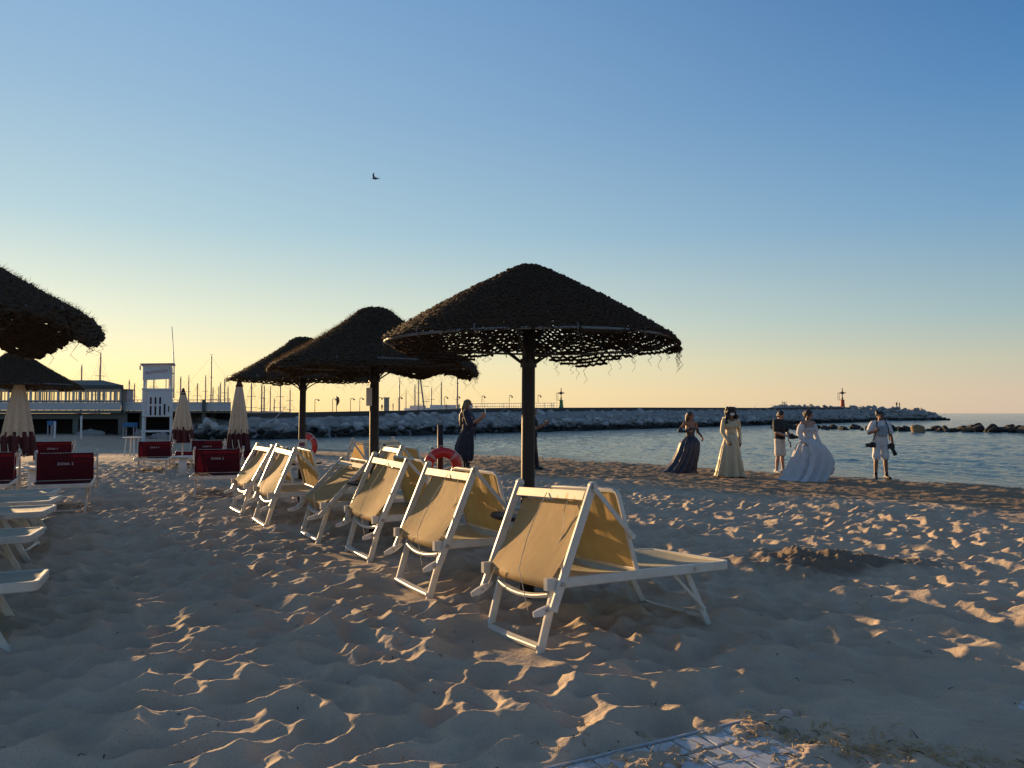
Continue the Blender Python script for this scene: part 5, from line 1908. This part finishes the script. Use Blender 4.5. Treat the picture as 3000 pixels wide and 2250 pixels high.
def pose(**kw):
    J = dict(pelvis=V(0, 0, .95), chest=V(0, 0, 1.26), neck=V(0, .01, 1.46), head=V(0, -.015, 1.60), yaw=0.0, nod=0.0, tilt=0.0)
    for s, k in ((-1, 'R'), (1, 'L')):
        J['sh' + k] = V(s * .175, .005, 1.40); J['el' + k] = V(s * .235, .03, 1.12); J['wr' + k] = V(s * .245, -.04, .88)
        J['hd' + k] = V(0, -.15, -1); J['curl' + k] = 0.5
        J['hip' + k] = V(s * .088, 0, .92); J['kn' + k] = V(s * .098, -.015, .50); J['an' + k] = V(s * .10, .02, .085); J['toe' + k] = V(s * .25, -1, 0)
    for k, v in kw.items(): J[k] = V(*v) if isinstance(v, tuple) else v
    return J


def head_rot(J):
    return Euler((J['nod'], J['tilt'], J['yaw']), 'XYZ').to_matrix()


def add_hand(m, wr, d, side, curl, nrm=None):
    d = d.normalized()
    n = (nrm or V(side * -1.0, 0.0, 0.15))
    a = d.cross(n).normalized()             # across the palm
    n = a.cross(d).normalized()
    pc = wr + d * 0.045
    rot = Matrix((a, n, d)).transposed()
    m.ell(pc, (0.040, 0.017, 0.052), 12, 8, rot)
    for k, (off, ln) in enumerate(((-0.030, 0.072), (-0.010, 0.082), (0.010, 0.077), (0.029, 0.060))):
        b = wr + d * 0.085 + a * off
        c1 = curl * (0.9 + 0.12 * k); c2 = curl * 1.7
        d1 = (d * math.cos(c1) + n * math.sin(c1)).normalized()
        d2 = (d * math.cos(c1 + c2 * 0.6) + n * math.sin(c1 + c2 * 0.6)).normalized()
        p1 = b + d1 * ln * 0.5
        p2 = p1 + d2 * ln * 0.5
        m.limb([(b, 0.0105), (p1, 0.0095), (p2, 0.008)], 8)
    tb = wr + d * 0.03 + a * (-0.036) * (1 if side > 0 else 1)
    td = (d * 0.7 - a * 0.7 + n * 0.35).normalized()
    m.limb([(tb, 0.012), (tb + td * 0.035, 0.011), (tb + (td + d * 0.5).normalized() * 0.062, 0.009)], 8)


def body_mesh(J, skin, woman=False, name='person'):
    m = MB()
    w = 0.92 if woman else 1.0
    pe, ch, ne = J['pelvis'], J['chest'], J['neck']
    m.ell(pe + V(0, 0, -.02), (.165 if woman else .158, .112, .125))
    m.ell(pe.lerp(ch, .42), (.125 if woman else .142, .095, .16))
    m.ell(ch, (.162 * w, .112, .185))
    if woman:
        for s in (-1, 1): m.ell(ch + V(s * .07, -.075, .01), (.06, .06, .06))
    m.limb([(J['shR'], .058 * w), (ch + V(0, .01, .15), .075 * w), (J['shL'], .058 * w)])
    h = J['head']
    H = head_rot(J)
    m.limb([(ch + V(0, .015, .15), .075 * w), (ne, .052 * w), (h + H @ V(0, .015, -.06), .050 * w)])
    m.ell(h + H @ V(0, .008, .02), (.074, .092, .098), 18, 12, H)
    m.ell(h + H @ V(0, -.028, -.055), (.054, .060, .062), 14, 10, H)
    m.limb([(h + H @ V(0, -.084, .018), .011), (h + H @ V(0, -.106, -.018), .015)], 8)
    for s in (-1, 1):
        m.ell(h + H @ V(s * .077, .012, -.005), (.012, .022, .032), 10, 8, H)
        m.ell(h + H @ V(s * .030, -.078, .030), (.022, .012, .007), 8, 6, H)
    for k, s in (('R', -1), ('L', 1)):
        sh, el, wr = J['sh' + k], J['el' + k], J['wr' + k]
        m.limb([(sh, .056 * w), (sh.lerp(el, .45), .047 * w), (el, .039 * w)])
        m.limb([(el, .039 * w), (el.lerp(wr, .3), .041 * w), (wr, .026 * w)])
        m.limb([(wr, .026 * w), (wr + J['hd' + k].normalized() * .04, .025 * w)], 8)
        add_hand(m, wr, J['hd' + k], s, J['curl' + k], J.get('pn' + k))
        hp, kn, an = J['hip' + k], J['kn' + k], J['an' + k]
        m.limb([(hp, .088), (hp.lerp(kn, .5), .074), (kn, .054)])
        m.limb([(kn, .054), (kn.lerp(an, .3) + V(0, .012, 0), .056), (an, .036)])
        td = J['toe' + k].normalized()
        m.limb([(an + V(0, .01, -.03) - td * .045, .034), (an + V(0, 0, -.045) + td * .06, .036), (an + V(0, 0, -.06) + td * .15, .024)])
    eyes = [h + H @ V(s * .030, -.082, .012) for s in (-1, 1)]
    mouth = h + H @ V(0, -.088, -.062)

    def paint(c):
        for e in eyes:
            if abs((c - e).dot(H @ V(1, 0, 0))) < .016 and abs((c - e).dot(H @ V(0, 0, 1))) < .008 and (c - e).length < .03: return 1
        q = c - mouth
        if abs(q.dot(H @ V(1, 0, 0))) < .024 and abs(q.dot(H @ V(0, 0, 1))) < .009 and q.length < .04: return 2
        return 0
    return remesh(m, 0.0085, [skin, M['eye'], M['lip']], name, 3, paint)


def shirt_mesh(J, mt, sleeve=0.55, grow=.016, low=-.10, name='shirt'):
    m = MB()
    pe, ch = J['pelvis'], J['chest']
    m.ell(ch + V(0, 0, -.01), (.172 + grow, .118 + grow, .185))
    m.ell(pe.lerp(ch, .42), (.150 + grow, .108 + grow, .20))
    m.ell(pe + V(0, 0, .06 + low * .3), (.162 + grow, .112 + grow, .13))
    m.limb([(J['shR'] + V(.01, 0, .0), .060 + grow), (ch + V(0, .01, .135), .08 + grow), (J['shL'] + V(-.01, 0, 0), .060 + grow)])
    for k in 'RL':
        sh, el = J['sh' + k], J['el' + k]
        m.limb([(sh, .060 + grow), (sh.lerp(el, sleeve), .056 + grow * 1.3)])
    return remesh(m, 0.012, [mt], name, 3)


def shorts_mesh(J, mt, to=0.88, name='shorts', flare=.030):
    m = MB()
    m.ell(J['pelvis'] + V(0, 0, -.03), (.172, .124, .13))
    for k in 'RL':
        hp, kn = J['hip' + k], J['kn' + k]
        e = hp.lerp(kn, to)
        m.limb([(hp, .100), (hp.lerp(kn, .5), .092), (e, .075 + flare)])
    return remesh(m, 0.012, [mt], name, 3)


def loft(rings, name, mt, parent, n=96, seed=0):
    """rings: (z, cx, cy, rx, ry, fold depth, fold count)"""
    rnd = random.Random(seed)
    ph = [rnd.random() * 6.28 for _ in range(4)]
    P = []
    import bisect
    zs = list(range(len(rings)))
    N = 30
    for i in range(N + 1):
        f = i / N * (len(rings) - 1)
        a_, b_ = int(min(f, len(rings) - 2)), 0
        q = f - a_
        q = q * q * (3 - 2 * q) * 0.5 + q * 0.5
        A, B = rings[a_], rings[a_ + 1]
        r = [A[j] + (B[j] - A[j]) * q for j in range(7)]
        row = []
        for j in range(n + 1):
            a = 2 * math.pi * j / n
            fd = 0.5 + 0.5 * math.sin(r[6] * a + ph[0] + 0.9 * math.sin(2 * a + ph[1]) + 0.5 * q)
            fd2 = 0.5 + 0.5 * math.sin((r[6] * 2 + 1) * a + ph[2] + math.sin(3 * a))
            k = 1 - r[5] * fd - r[5] * 0.35 * fd2
            row.append((r[1] + r[3] * k * math.cos(a), r[2] + r[4] * k * math.sin(a), r[0] + (0.012 * math.sin(5 * a + ph[3]) if i == N else 0)))
        P.append(row)
    m = MB(); m.grid(P)
    o = m.build(name, mt, parent, True)
    s = o.modifiers.new('thickness', 'SOLIDIFY'); s.thickness = 0.006
    return o


def blob(name, parts, mt, parent, voxel=0.012, smooth=2):
    m = MB()
    for p in parts:
        if p[0] == 'e': m.ell(V(*p[1]), p[2], 14, 10, p[3] if len(p) > 3 else None)
        else: m.limb([(V(*q[0]), q[1]) for q in p[1]])
    return mesh_obj(name, remesh(m, voxel, [mt], name, smooth), parent)


def shoes(J, mt, t):
    for k in 'RL':
        an = J['an' + k]; td = J['toe' + k].normalized()
        m = MB()
        m.limb([(an + V(0, .01, -.028) - td * .05, .043), (an + V(0, 0, -.042) + td * .06, .045), (an + V(0, 0, -.055) + td * .155, .032)])
        m.limb([(an + V(0, .01, .0), .048), (an + V(0, .01, -.03), .045)])
        mesh_obj('shoe', remesh(m, 0.010, [mt], 'shoe', 2), t)


def person(label, X, Y, d, rz, J, skin, woman=False, h=1.72, group=None):
    """Y: where the feet are in the photograph"""
    p = pt(X, Y, d)
    g = gz(p.x, d)
    t = thing('person', label, 'person', (p.x, d, g - 0.01), R(rz), group, None, h / 1.72)
    mesh_obj('body', body_mesh(J, skin, woman), t)
    return t


def hair_cap(J, grow=0.012):
    h, H = J['head'], head_rot(J)
    return [('e', tuple(h + H @ V(0, .022, .035)), (.078 + grow, .090 + grow, .088 + grow), H), ('e', tuple(h + H @ V(0, .048, -.012)), (.076 + grow * .5, .062 + grow, .085), H)]


def hl(J, *a):
    return tuple(J['head'] + head_rot(J) @ V(*a))


# 1 the woman taking a picture with her phone
J = pose(elR=(-.20, -.10, 1.13), wrR=(-.07, -.36, 1.32), elL=(.20, -.12, 1.13), wrL=(.07, -.38, 1.30), hdR=(.25, -.3, 1), hdL=(-.25, -.3, 1), curlR=0.9, curlL=0.9, nod=0.05,
         anR=(-.07, -.03, .085), anL=(.09, .08, .085), knL=(.09, .03, .5), toeR=(-.1, -1, 0), toeL=(.2, -1, 0), pnR=V(.9, -.3, 0), pnL=V(-.9, -.3, 0))
t = person('woman in a long dark patterned jumpsuit with long fair hair, photographing with her phone', 1010, 1018, 18.0, 82, J, M['skin'], True, 1.66)
mesh_obj('blouse', shirt_mesh(J, C_NAVY, 0.95, .026, name='blouse'), t)
loft([(1.04, 0, .0, .145, .125, 0.02, 9), (.90, 0, .02, .19, .175, .08, 9), (.62, 0, .07, .21, .235, .12, 9), (.34, 0, .10, .20, .26, .15, 9), (.25, 0, .09, .17, .21, .15, 9)], 'trousers', C_NAVY, t, seed=1)
blob('leggings', [('l', [((-.07, 0, .34), .068), ((-.07, -.02, .12), .050)]), ('l', [((.09, .05, .34), .068), ((.09, .08, .12), .050)])], C_BLACK, t)
blob('hair', hair_cap(J) + [('l', [(hl(J, 0, .06, .04), .080), (hl(J, 0, .105, -.10), .078), ((0, .13, 1.36), .080), ((.01, .155, 1.20), .062), ((.01, .17, 1.10), .030)]), ('l', [(hl(J, .07, .03, .02), .035), (hl(J, .085, .05, -.12), .038), ((.10, .08, 1.30), .03)]), ('l', [(hl(J, -.07, .03, .02), .035), (hl(J, -.085, .05, -.12), .038), ((-.10, .08, 1.30), .03)])], M['hair_blond'], t)
blob('face_mask', [('e', hl(J, 0, -.062, -.045), (.058, .052, .048), head_rot(J))], M['mask_white'], t)
shoes(J, M['shoe_black'], t)
m = MB(); m.tube([(.12, -.15, 1.04), (.13, -.17, .90), (.12, -.16, .76)], [.012, .018, .010], 6); m.build('belt_tie', C_NAVY, t, True)
ph_ = thing('mobile_phone', 'pale mobile phone held up by the woman in the long dark jumpsuit', 'phone', t.matrix_basis @ V(0, -.43, 1.44), R(82))
m = MB(); m.box((0, 0, 0), (.075, .010, .155), Euler((-.15, 0, 0)).to_matrix()); m.build('case', M['plastic'], ph_)
m = MB(); m.box((.02, -.008, .05), (.025, .006, .03), Euler((-.15, 0, 0)).to_matrix()); m.build('camera_bump', M['black'], ph_)

# 2 the man half hidden by the near pole
J = pose(elR=(-.20, -.08, 1.12), wrR=(-.09, -.33, 1.24), elL=(.20, -.10, 1.12), wrL=(.09, -.35, 1.24), hdR=(.25, -.6, .8), hdL=(-.25, -.6, .8), curlR=0.9, curlL=0.9, nod=-0.12,
         anR=(-.09, .05, .085), anL=(.09, -.10, .085), knL=(.09, -.08, .5), toeR=(-.1, -1, 0), toeL=(.1, -1, 0), pnR=V(.9, -.3, 0), pnL=V(-.9, -.3, 0))
t = person('man in black standing almost hidden behind the near parasol pole, holding a phone', 1151, 1014, 19.6, 84, J, M['skin_dark'], False, 1.62)
mesh_obj('shirt', shirt_mesh(J, C_BLACK, 0.6, .02), t)
blob('trousers', [('e', (0, 0, .93), (.175, .13, .13)), ('l', [((-.09, 0, .9), .10), ((-.098, 0, .5), .078), ((-.09, .05, .11), .062)]), ('l', [((.09, 0, .9), .10), ((.098, -.05, .5), .078), ((.09, -.10, .11), .062)])], C_BLACK, t)
blob('hair', hair_cap(J, 0.004), M['hair_black'], t)
shoes(J, M['shoe_black'], t)
ph_ = thing('mobile_phone', 'dark mobile phone held by the man behind the near parasol pole', 'phone', t.matrix_basis @ V(0, -.42, 1.36), R(84))
m = MB(); m.box((0, 0, 0), (.075, .010, .150), Euler((-.25, 0, 0)).to_matrix()); m.build('case', M['black'], ph_)
m = MB(); m.box((0, .006, 0), (.066, .003, .135), Euler((-.25, 0, 0)).to_matrix()); m.build('screen', M['lens'], ph_)

# 3 the woman in the blue gown
J = pose(elR=(-.36, .02, 1.18), wrR=(-.14, -.15, 1.17), hdR=(1, -.1, .1), elL=(.26, .02, 1.14), wrL=(.27, -.16, 1.02), hdL=(.1, -.3, -1), curlR=.5, curlL=.6, yaw=.55, nod=-.05)
t = person('woman in a deep blue gown with a train and bare shoulders, one elbow raised', 1492, 1021, 20.4, 22, J, M['skin_dark'], True, 1.62)
blob('bodice', [('e', (0, 0, 1.22), (.152, .122, .11)), ('e', (0, 0, 1.10), (.128, .108, .13)), ('e', (-.07, -.08, 1.26), (.068, .062, .055)), ('e', (.07, -.08, 1.26), (.068, .062, .055))], C_GREYB, t)
blob('glove', [('l', [((-.30, .02, 1.25), .052), ((-.36, .02, 1.18), .047)]), ('l', [((-.36, .02, 1.18), .047), ((-.16, -.14, 1.17), .034)])], C_BLUE, t)
blob('glove', [('l', [((.235, .01, 1.24), .050), ((.26, .02, 1.14), .046)]), ('l', [((.26, .02, 1.14), .046), ((.27, -.14, 1.03), .034)])], C_BLUE, t)
loft([(1.03, 0, 0, .118, .10, .01, 11), (.97, 0, 0, .20, .18, .05, 11), (.86, -.01, .01, .285, .27, .08, 11), (.60, -.05, .04, .33, .33, .12, 11), (.30, -.14, .10, .38, .38, .14, 11), (.09, -.22, .17, .47, .44, .15, 11), (.012, -.27, .22, .55, .50, .15, 11)], 'skirt', C_BLUE, t, seed=3)
blob('hair', hair_cap(J) + [('l', [(hl(J, 0, .07, .03), .075), (hl(J, .01, .10, -.10), .070), (hl(J, .02, .11, -.22), .055), (hl(J, .02, .12, -.32), .025)])], M['hair_brown'], t)
m = MB(); m.tube([(.125 * math.cos(a), .107 * math.sin(a), 1.03) for a in np.linspace(0, 6.283, 25)[:-1]], .016, 8, closed=True); m.build('belt', C_GREYB, t, True)

# 4 the woman in the cream gown and white mask
J = pose(elR=(-.235, .0, 1.13), wrR=(-.15, -.16, .90), hdR=(.2, -.4, -1), curlR=.9, elL=(.23, .02, 1.12), wrL=(.23, -.03, .86), hdL=(0, -.1, -1), nod=.42, yaw=.15)
t = person('woman in a long cream gown with big dark curls and a white mask', 1580, 1029, 18.8, 8, J, M['skin_dark'], True, 1.66)
blob('bodice', [('e', (0, 0, 1.27), (.172, .132, .15)), ('e', (0, 0, 1.12), (.138, .116, .15)), ('e', (-.07, -.085, 1.27), (.068, .062, .062)), ('e', (.07, -.085, 1.27), (.068, .062, .062)), ('l', [((-.17, 0, 1.40), .074), ((0, .03, 1.385), .07), ((.17, 0, 1.40), .074)])], C_CREAM, t)
for k, s in (('R', -1), ('L', 1)):
    blob('sleeve', [('l', [(tuple(J['sh' + k]), .072), (tuple(J['sh' + k].lerp(J['el' + k], .6)), .066), (tuple(J['el' + k]), .052)]), ('l', [(tuple(J['el' + k]), .052), (tuple(J['wr' + k]), .040)])], C_CREAM, t)
loft([(1.06, 0, 0, .128, .112, .01, 10), (.97, 0, 0, .175, .155, .06, 10), (.75, -.02, -.01, .235, .22, .14, 9), (.40, -.03, -.01, .315, .30, .24, 9), (.12, -.03, .0, .39, .38, .28, 9), (.012, -.02, .01, .43, .42, .28, 9)], 'skirt', C_CREAM, t, seed=6)
rr_ = random.Random(5)
curl = []
hc = J['head']
for i in range(120):
    a = rr_.uniform(0, 6.28); z = rr_.uniform(-.27, .13)
    r = .085 + .07 * min(1, max(0, (.12 - z) / .3)) + rr_.uniform(-.01, .02)
    x_, y_ = r * math.sin(a), r * math.cos(a) * .9 + .03
    if y_ < -.055 and z < .08: continue
    curl.append(('e', (hc.x + x_, hc.y + y_, hc.z + z), (rr_.uniform(.035, .055),) * 3))
blob('hair', hair_cap(J, .02) + curl, M['hair_black'], t, 0.012, 1)
Hm = head_rot(J)
blob('mask', [('e', hl(J, 0, -.060, -.002), (.070, .050, .050), Hm)], M['mask_white'], t)

# 5 the camera man in the black T-shirt
J = pose(elR=(-.25, -.06, 1.12), wrR=(-.06, -.26, 1.03), hdR=(.7, -.7, -.1), elL=(.25, -.08, 1.12), wrL=(.08, -.28, 1.06), hdL=(-.4, -.8, -.3), curlR=1.0, curlL=1.0, nod=.50, head=(0, -.05, 1.585), yaw=.1,
         anR=(-.09, .04, .085), anL=(.10, -.04, .085))
t = person('man in a black T-shirt and pale shorts looking down at his camera rig', 1685, 1017, 21.3, 38, J, M['skin'], False, 1.73)
mesh_obj('shirt', shirt_mesh(J, C_BLACK, 0.72, .024), t)
mesh_obj('shorts', shorts_mesh(J, C_BEIGE, 0.90), t)
blob('hair', hair_cap(J, 0.008), M['hair_black'], t)
shoes(J, M['shoe_white'], t)
rig = thing('camera_rig', 'black camera on a handheld stabiliser held by the man in the black T-shirt', 'camera', t.matrix_basis @ V(.02, -.37, .98), R(38))
m = MB(); m.box((0, 0, .02), (.15, .085, .11)); m.box((0, 0, .09), (.07, .06, .035)); m.build('body', M['black'], rig)
m = MB(); m.tube([(0, -.04, .02), (0, -.17, .02)], .042, 14); m.build('lens', M['black'], rig)
m = MB(); m.tube([(-.05, .06, .12), (-.11, .05, .05), (-.11, .04, -.08), (-.03, .05, -.12), (.0, .05, -.20)], .016, 8); m.tube([(0, .05, -.12), (.0, .05, -.26)], .022, 10); m.build('stabiliser', M['steel'], rig, True)

# 6 the bride
J = pose(elR=(-.24, .04, 1.15), wrR=(-.22, -.10, .95), hdR=(.1, -.4, -1), curlR=.9, elL=(.24, .02, 1.14), wrL=(.20, -.14, .95), hdL=(0, -.4, -1), curlL=.9, nod=.32, yaw=.55, head=(.01, -.02, 1.60))
t = person('bride in a wide billowing white gown with bare shoulders, looking down', 1747, 1029, 18.2, 24, J, M['skin'], True, 1.68)
blob('bodice', [('e', (0, 0, 1.23), (.162, .126, .12)), ('e', (0, 0, 1.10), (.132, .112, .14)), ('e', (-.07, -.085, 1.26), (.068, .062, .055)), ('e', (.07, -.085, 1.26), (.068, .062, .055))], C_WHITE, t)
for k, s in (('R', -1), ('L', 1)):
    a_ = J['sh' + k].lerp(J['el' + k], .30)
    blob('sleeve', [('l', [(tuple(a_), .080), (tuple(J['sh' + k].lerp(J['el' + k], .5)), .092), (tuple(J['el' + k]), .072)]), ('l', [(tuple(J['el' + k]), .070), (tuple(J['wr' + k]), .050)])], C_WHITE, t)
loft([(1.03, 0, 0, .125, .108, .01, 12), (.98, 0, 0, .20, .18, .05, 12), (.86, .09, .01, .36, .31, .10, 13), (.64, .17, .04, .49, .44, .16, 13), (.44, .17, .05, .60, .52, .24, 13), (.22, .04, .06, .60, .55, .28, 13), (.06, -.08, .06, .60, .56, .28, 13), (.012, -.19, .07, .70, .62, .28, 13)], 'skirt', C_WHITE, t, seed=9)
loft([(.40, .34, -.14, .22, .16, .06, 7), (.32, .36, -.15, .27, .20, .10, 7), (.18, .34, -.14, .24, .17, .15, 7), (.09, .26, -.10, .13, .10, .15, 7)], 'overskirt', C_WHITE, t, 60, seed=12)
blob('hair', hair_cap(J, 0.012) + [('e', hl(J, 0, .085, .0), (.065, .060, .075)), ('l', [(hl(J, -.07, .0, .0), .024), (hl(J, -.082, -.01, -.10), .018), (hl(J, -.085, -.01, -.17), .010)])], M['hair_brown'], t)

# 7 the photographer in white
J = pose(elR=(-.285, .0, 1.16), wrR=(-.21, -.20, 1.22), hdR=(.5, -.2, .6), curlR=1.0, elL=(.27, .02, 1.10), wrL=(.29, -.06, .84), hdL=(0, -.2, -1), curlL=1.0, yaw=-.35, nod=.10,
         anR=(-.13, .0, .085), anL=(.13, -.02, .085), knR=(-.115, -.015, .5), knL=(.115, -.015, .5))
t = person('man in a white T-shirt and white shorts with two cameras on a black harness', 1903, 1026, 19.5, -4, J, M['skin_dark'], False, 1.70)
mesh_obj('shirt', shirt_mesh(J, C_TEE, 0.62, .026), t)
mesh_obj('shorts', shorts_mesh(J, C_TEE, 0.84), t)
m = MB()
P = []
for i in range(9):
    z = 1.36 - .27 * i / 8
    P.append([(x, -math.sqrt(max(0.02, 1 - (x / .24) ** 2)) * (.176 + .004 * math.sin(i)), z) for x in np.linspace(-.115, .115, 11)])
m.grid(P); o = m.build('chest_pouch', C_VEST, t, True)
s_ = o.modifiers.new('thickness', 'SOLIDIFY'); s_.thickness = 0.02; s_.offset = 0
for s in (-1, 1):
    m = MB(); m.tube([(s * .10, .09, 1.46), (s * .105, .0, 1.50), (s * .118, -.11, 1.42), (s * .145, -.155, 1.28), (s * .175, -.11, 1.10), (s * .205, -.06, .98)], .013, 6); m.build('harness_strap', M['black'], t, True)
rr_ = random.Random(8)
cur = [('e', (J['head'].x + .075 * math.sin(a), J['head'].y + .02 + .075 * math.cos(a), J['head'].z + z), (.034,) * 3) for a, z in [(rr_.uniform(-2.0, 2.0), rr_.uniform(.03, .12)) for _ in range(26)]]
blob('hair', hair_cap(J, 0.012) + cur, M['hair_black'], t, 0.011, 1)
shoes(J, M['shoe_black'], t)
blob('sock', [('l', [((-.13, .0, .16), .046), ((-.13, .0, .09), .044)])], M['shoe_black'], t)
blob('sock', [('l', [((.13, -.02, .16), .046), ((.13, -.02, .09), .044)])], M['shoe_black'], t)
for (x, z, lab, tl_) in ((-.235, .86, 'black camera hanging at the right hip of the man in white', (-.16, -.05, 0)), (.23, .83, 'black long lens camera held down in the left hand of the man in white', (.09, -.03, -.22))):
    cm = thing('hanging_camera', lab, 'camera', t.matrix_basis @ V(x, -.10, z), R(-4))
    m = MB(); m.box((0, 0, 0), (.13, .08, .12)); m.box((0, 0, .07), (.06, .06, .03)); m.build('body', M['black'], cm)
    m = MB(); m.tube([(0, 0, 0), tuple(0.6 * q for q in tl_), tl_], [.040, .044, .052], 14); m.build('lens', M['black'], cm, True)

# far off people on the breakwaters: small, dark against the sky
def tiny_mesh(seed):
    rnd_ = random.Random(seed)
    s = rnd_.uniform(-.08, .08)
    J = pose(elR=(-.24, -.05 + s, 1.13), wrR=(-.2, -.2, 1.0 + s), anR=(-.10, -.08, .085), anL=(.10, .12, .085), knL=(.10, .03, .5), yaw=rnd_.uniform(-1, 1))
    m = MB()
    pe, ch = J['pelvis'], J['chest']
    m.ell(pe, (.17, .12, .14)); m.ell(ch, (.18, .125, .22)); m.ell(pe.lerp(ch, .45), (.15, .11, .18))
    m.limb([(J['shR'], .07), (J['shL'], .07)]); m.limb([(ch, .07), (J['head'], .06)]); m.ell(J['head'], (.09, .10, .13))
    for k in 'RL':
        m.limb([(J['sh' + k], .062), (J['el' + k], .05)]); m.limb([(J['el' + k], .048), (J['wr' + k], .035), (J['wr' + k] + J['hd' + k] * .1, .03)])
        m.limb([(J['hip' + k], .10), (J['kn' + k], .075)]); m.limb([(J['kn' + k], .072), (J['an' + k], .05)]); m.limb([(J['an' + k] + V(0, .03, -.04), .045), (J['an' + k] + V(0, -.13, -.05), .04)])
    return remesh(m, 0.03, [C_BLACK], 'distant_person', 2)


TM = [tiny_mesh(i) for i in range(3)]
C_DUSK = cloth_mat('dusky_clothes', (0.05, 0.035, 0.03), (0.02, 0.015, 0.014))
for i, (X, Yf, Yt, d, lab) in enumerate((
        (825, 886, 873, 74, 'tiny dark figure left of the grey pillar on the breakwater'),
        (849, 886, 871, 74, 'tiny dark figure right of the grey pillar on the breakwater'),
        (964, 884, 873, 82, 'tiny figure on the breakwater left of the tall mast by the woman'),
        (992, 884, 872, 82, 'tiny figure on the breakwater just behind the head of the woman with the phone'),
        (1029, 884, 876, 84, 'tiny figure on the breakwater between the woman and her phone'),
        (1191, 881, 870, 90, 'tiny figure on the walk left of the green light'),
        (1777, 876, 866, 172, 'leftmost tiny figure of the trio on the outer breakwater, above the black shirted man'),
        (1781, 876, 867, 173, 'middle tiny figure of the trio on the outer breakwater'),
        (1785, 876, 866.5, 172, 'rightmost tiny figure of the trio on the outer breakwater'),
        (1937, 880, 868, 176, 'left one of two tiny figures near the tip of the outer breakwater'),
        (1943, 880, 869, 176, 'right one of two tiny figures near the tip of the outer breakwater'))):
    X2 = X if i < 6 else X - (87 if i < 9 else 0)
    p = pt(X2, Yf, d)
    o = mesh_obj('person', TM[i % 3])
    o.location = p; o.rotation_euler = (0, 0, i * 1.3)
    s = (Yf - Yt) * K * d / 1.73
    o.scale = (s, s, s)
    tag(o, lab, 'person', 'far off people on the breakwaters')

# ---------------------------------------------------------------- twigs, reeds and weed on the sand
m = MB()
rnd = random.Random(77)
for i in range(820):
    if i < 620:
        f = rnd.random(); sd = rnd.gauss(0, .10)
        a0 = -0.05 - 0.9 * f if i % 2 else 0.5 * rnd.random()
        x = MAT_C[0] - MAT_A[0] * (0.05 + 1.3 * f) * 0.75 + MAT_B[0] * 0.25 * f + sd; y = MAT_C[1] - 0.05 - 0.62 * f + rnd.gauss(0, .07)
        if i % 3 == 0:
            x = MAT_C[0] + MAT_A[0] * rnd.uniform(0, 1.1) + MAT_B[0] * rnd.uniform(0.05, .6); y = MAT_C[1] + MAT_A[1] * rnd.uniform(0, 1.1) + MAT_B[1] * rnd.uniform(0.05, .6)
        l = rnd.uniform(.015, .07)
    else:
        r_ = 2.8 + 11 * rnd.random() ** 1.5; a_ = rnd.uniform(-.62, .62)
        x = r_ * math.sin(a_); y = r_ * math.cos(a_)
        l = rnd.uniform(.006, .035)
    if y < 1.8: continue
    z = gz(x, y) + .004
    an = rnd.uniform(0, 3.14)
    d1 = V(math.cos(an), math.sin(an), rnd.uniform(-.1, .25)) * l
    m.mi = 0 if i < 620 and rnd.random() < .93 else 1
    p0 = V(x, y, z)
    m.tube([p0, p0 + d1 * .5 + V(0, 0, .012 * rnd.random()), p0 + d1 + V(rnd.gauss(0, .01), rnd.gauss(0, .01), 0)], [.0020, .0018, .0010], 4)
o = m.build('beach_litter', [mat('dry_reed', (0.40, 0.29, 0.15), 0.8), mat('dark_twig', (0.035, 0.026, 0.02), 0.9)])
tag(o, kind='stuff')
x, y = pt(1698, 1527, 3.45).xy
p = V(x, y, gz(x, y))
t = thing('seashell', 'pale rounded shell lying among reeds right of the walkway', 'shell', p + V(0, 0, .012), 0.4)
m = MB(); P = []
for i in range(9):
    q = i / 8
    P.append([(0.034 * math.sin(q * 1.5) * math.cos(a) * (1 + .05 * math.cos(8 * a)), 0.03 * math.sin(q * 1.5) * math.sin(a), 0.022 * math.cos(q * 1.5)) for a in np.linspace(0, 2 * math.pi, 25)])
m.grid(P); m.build('valve', mat('shell', (0.55, 0.42, 0.36), 0.4), t, True)
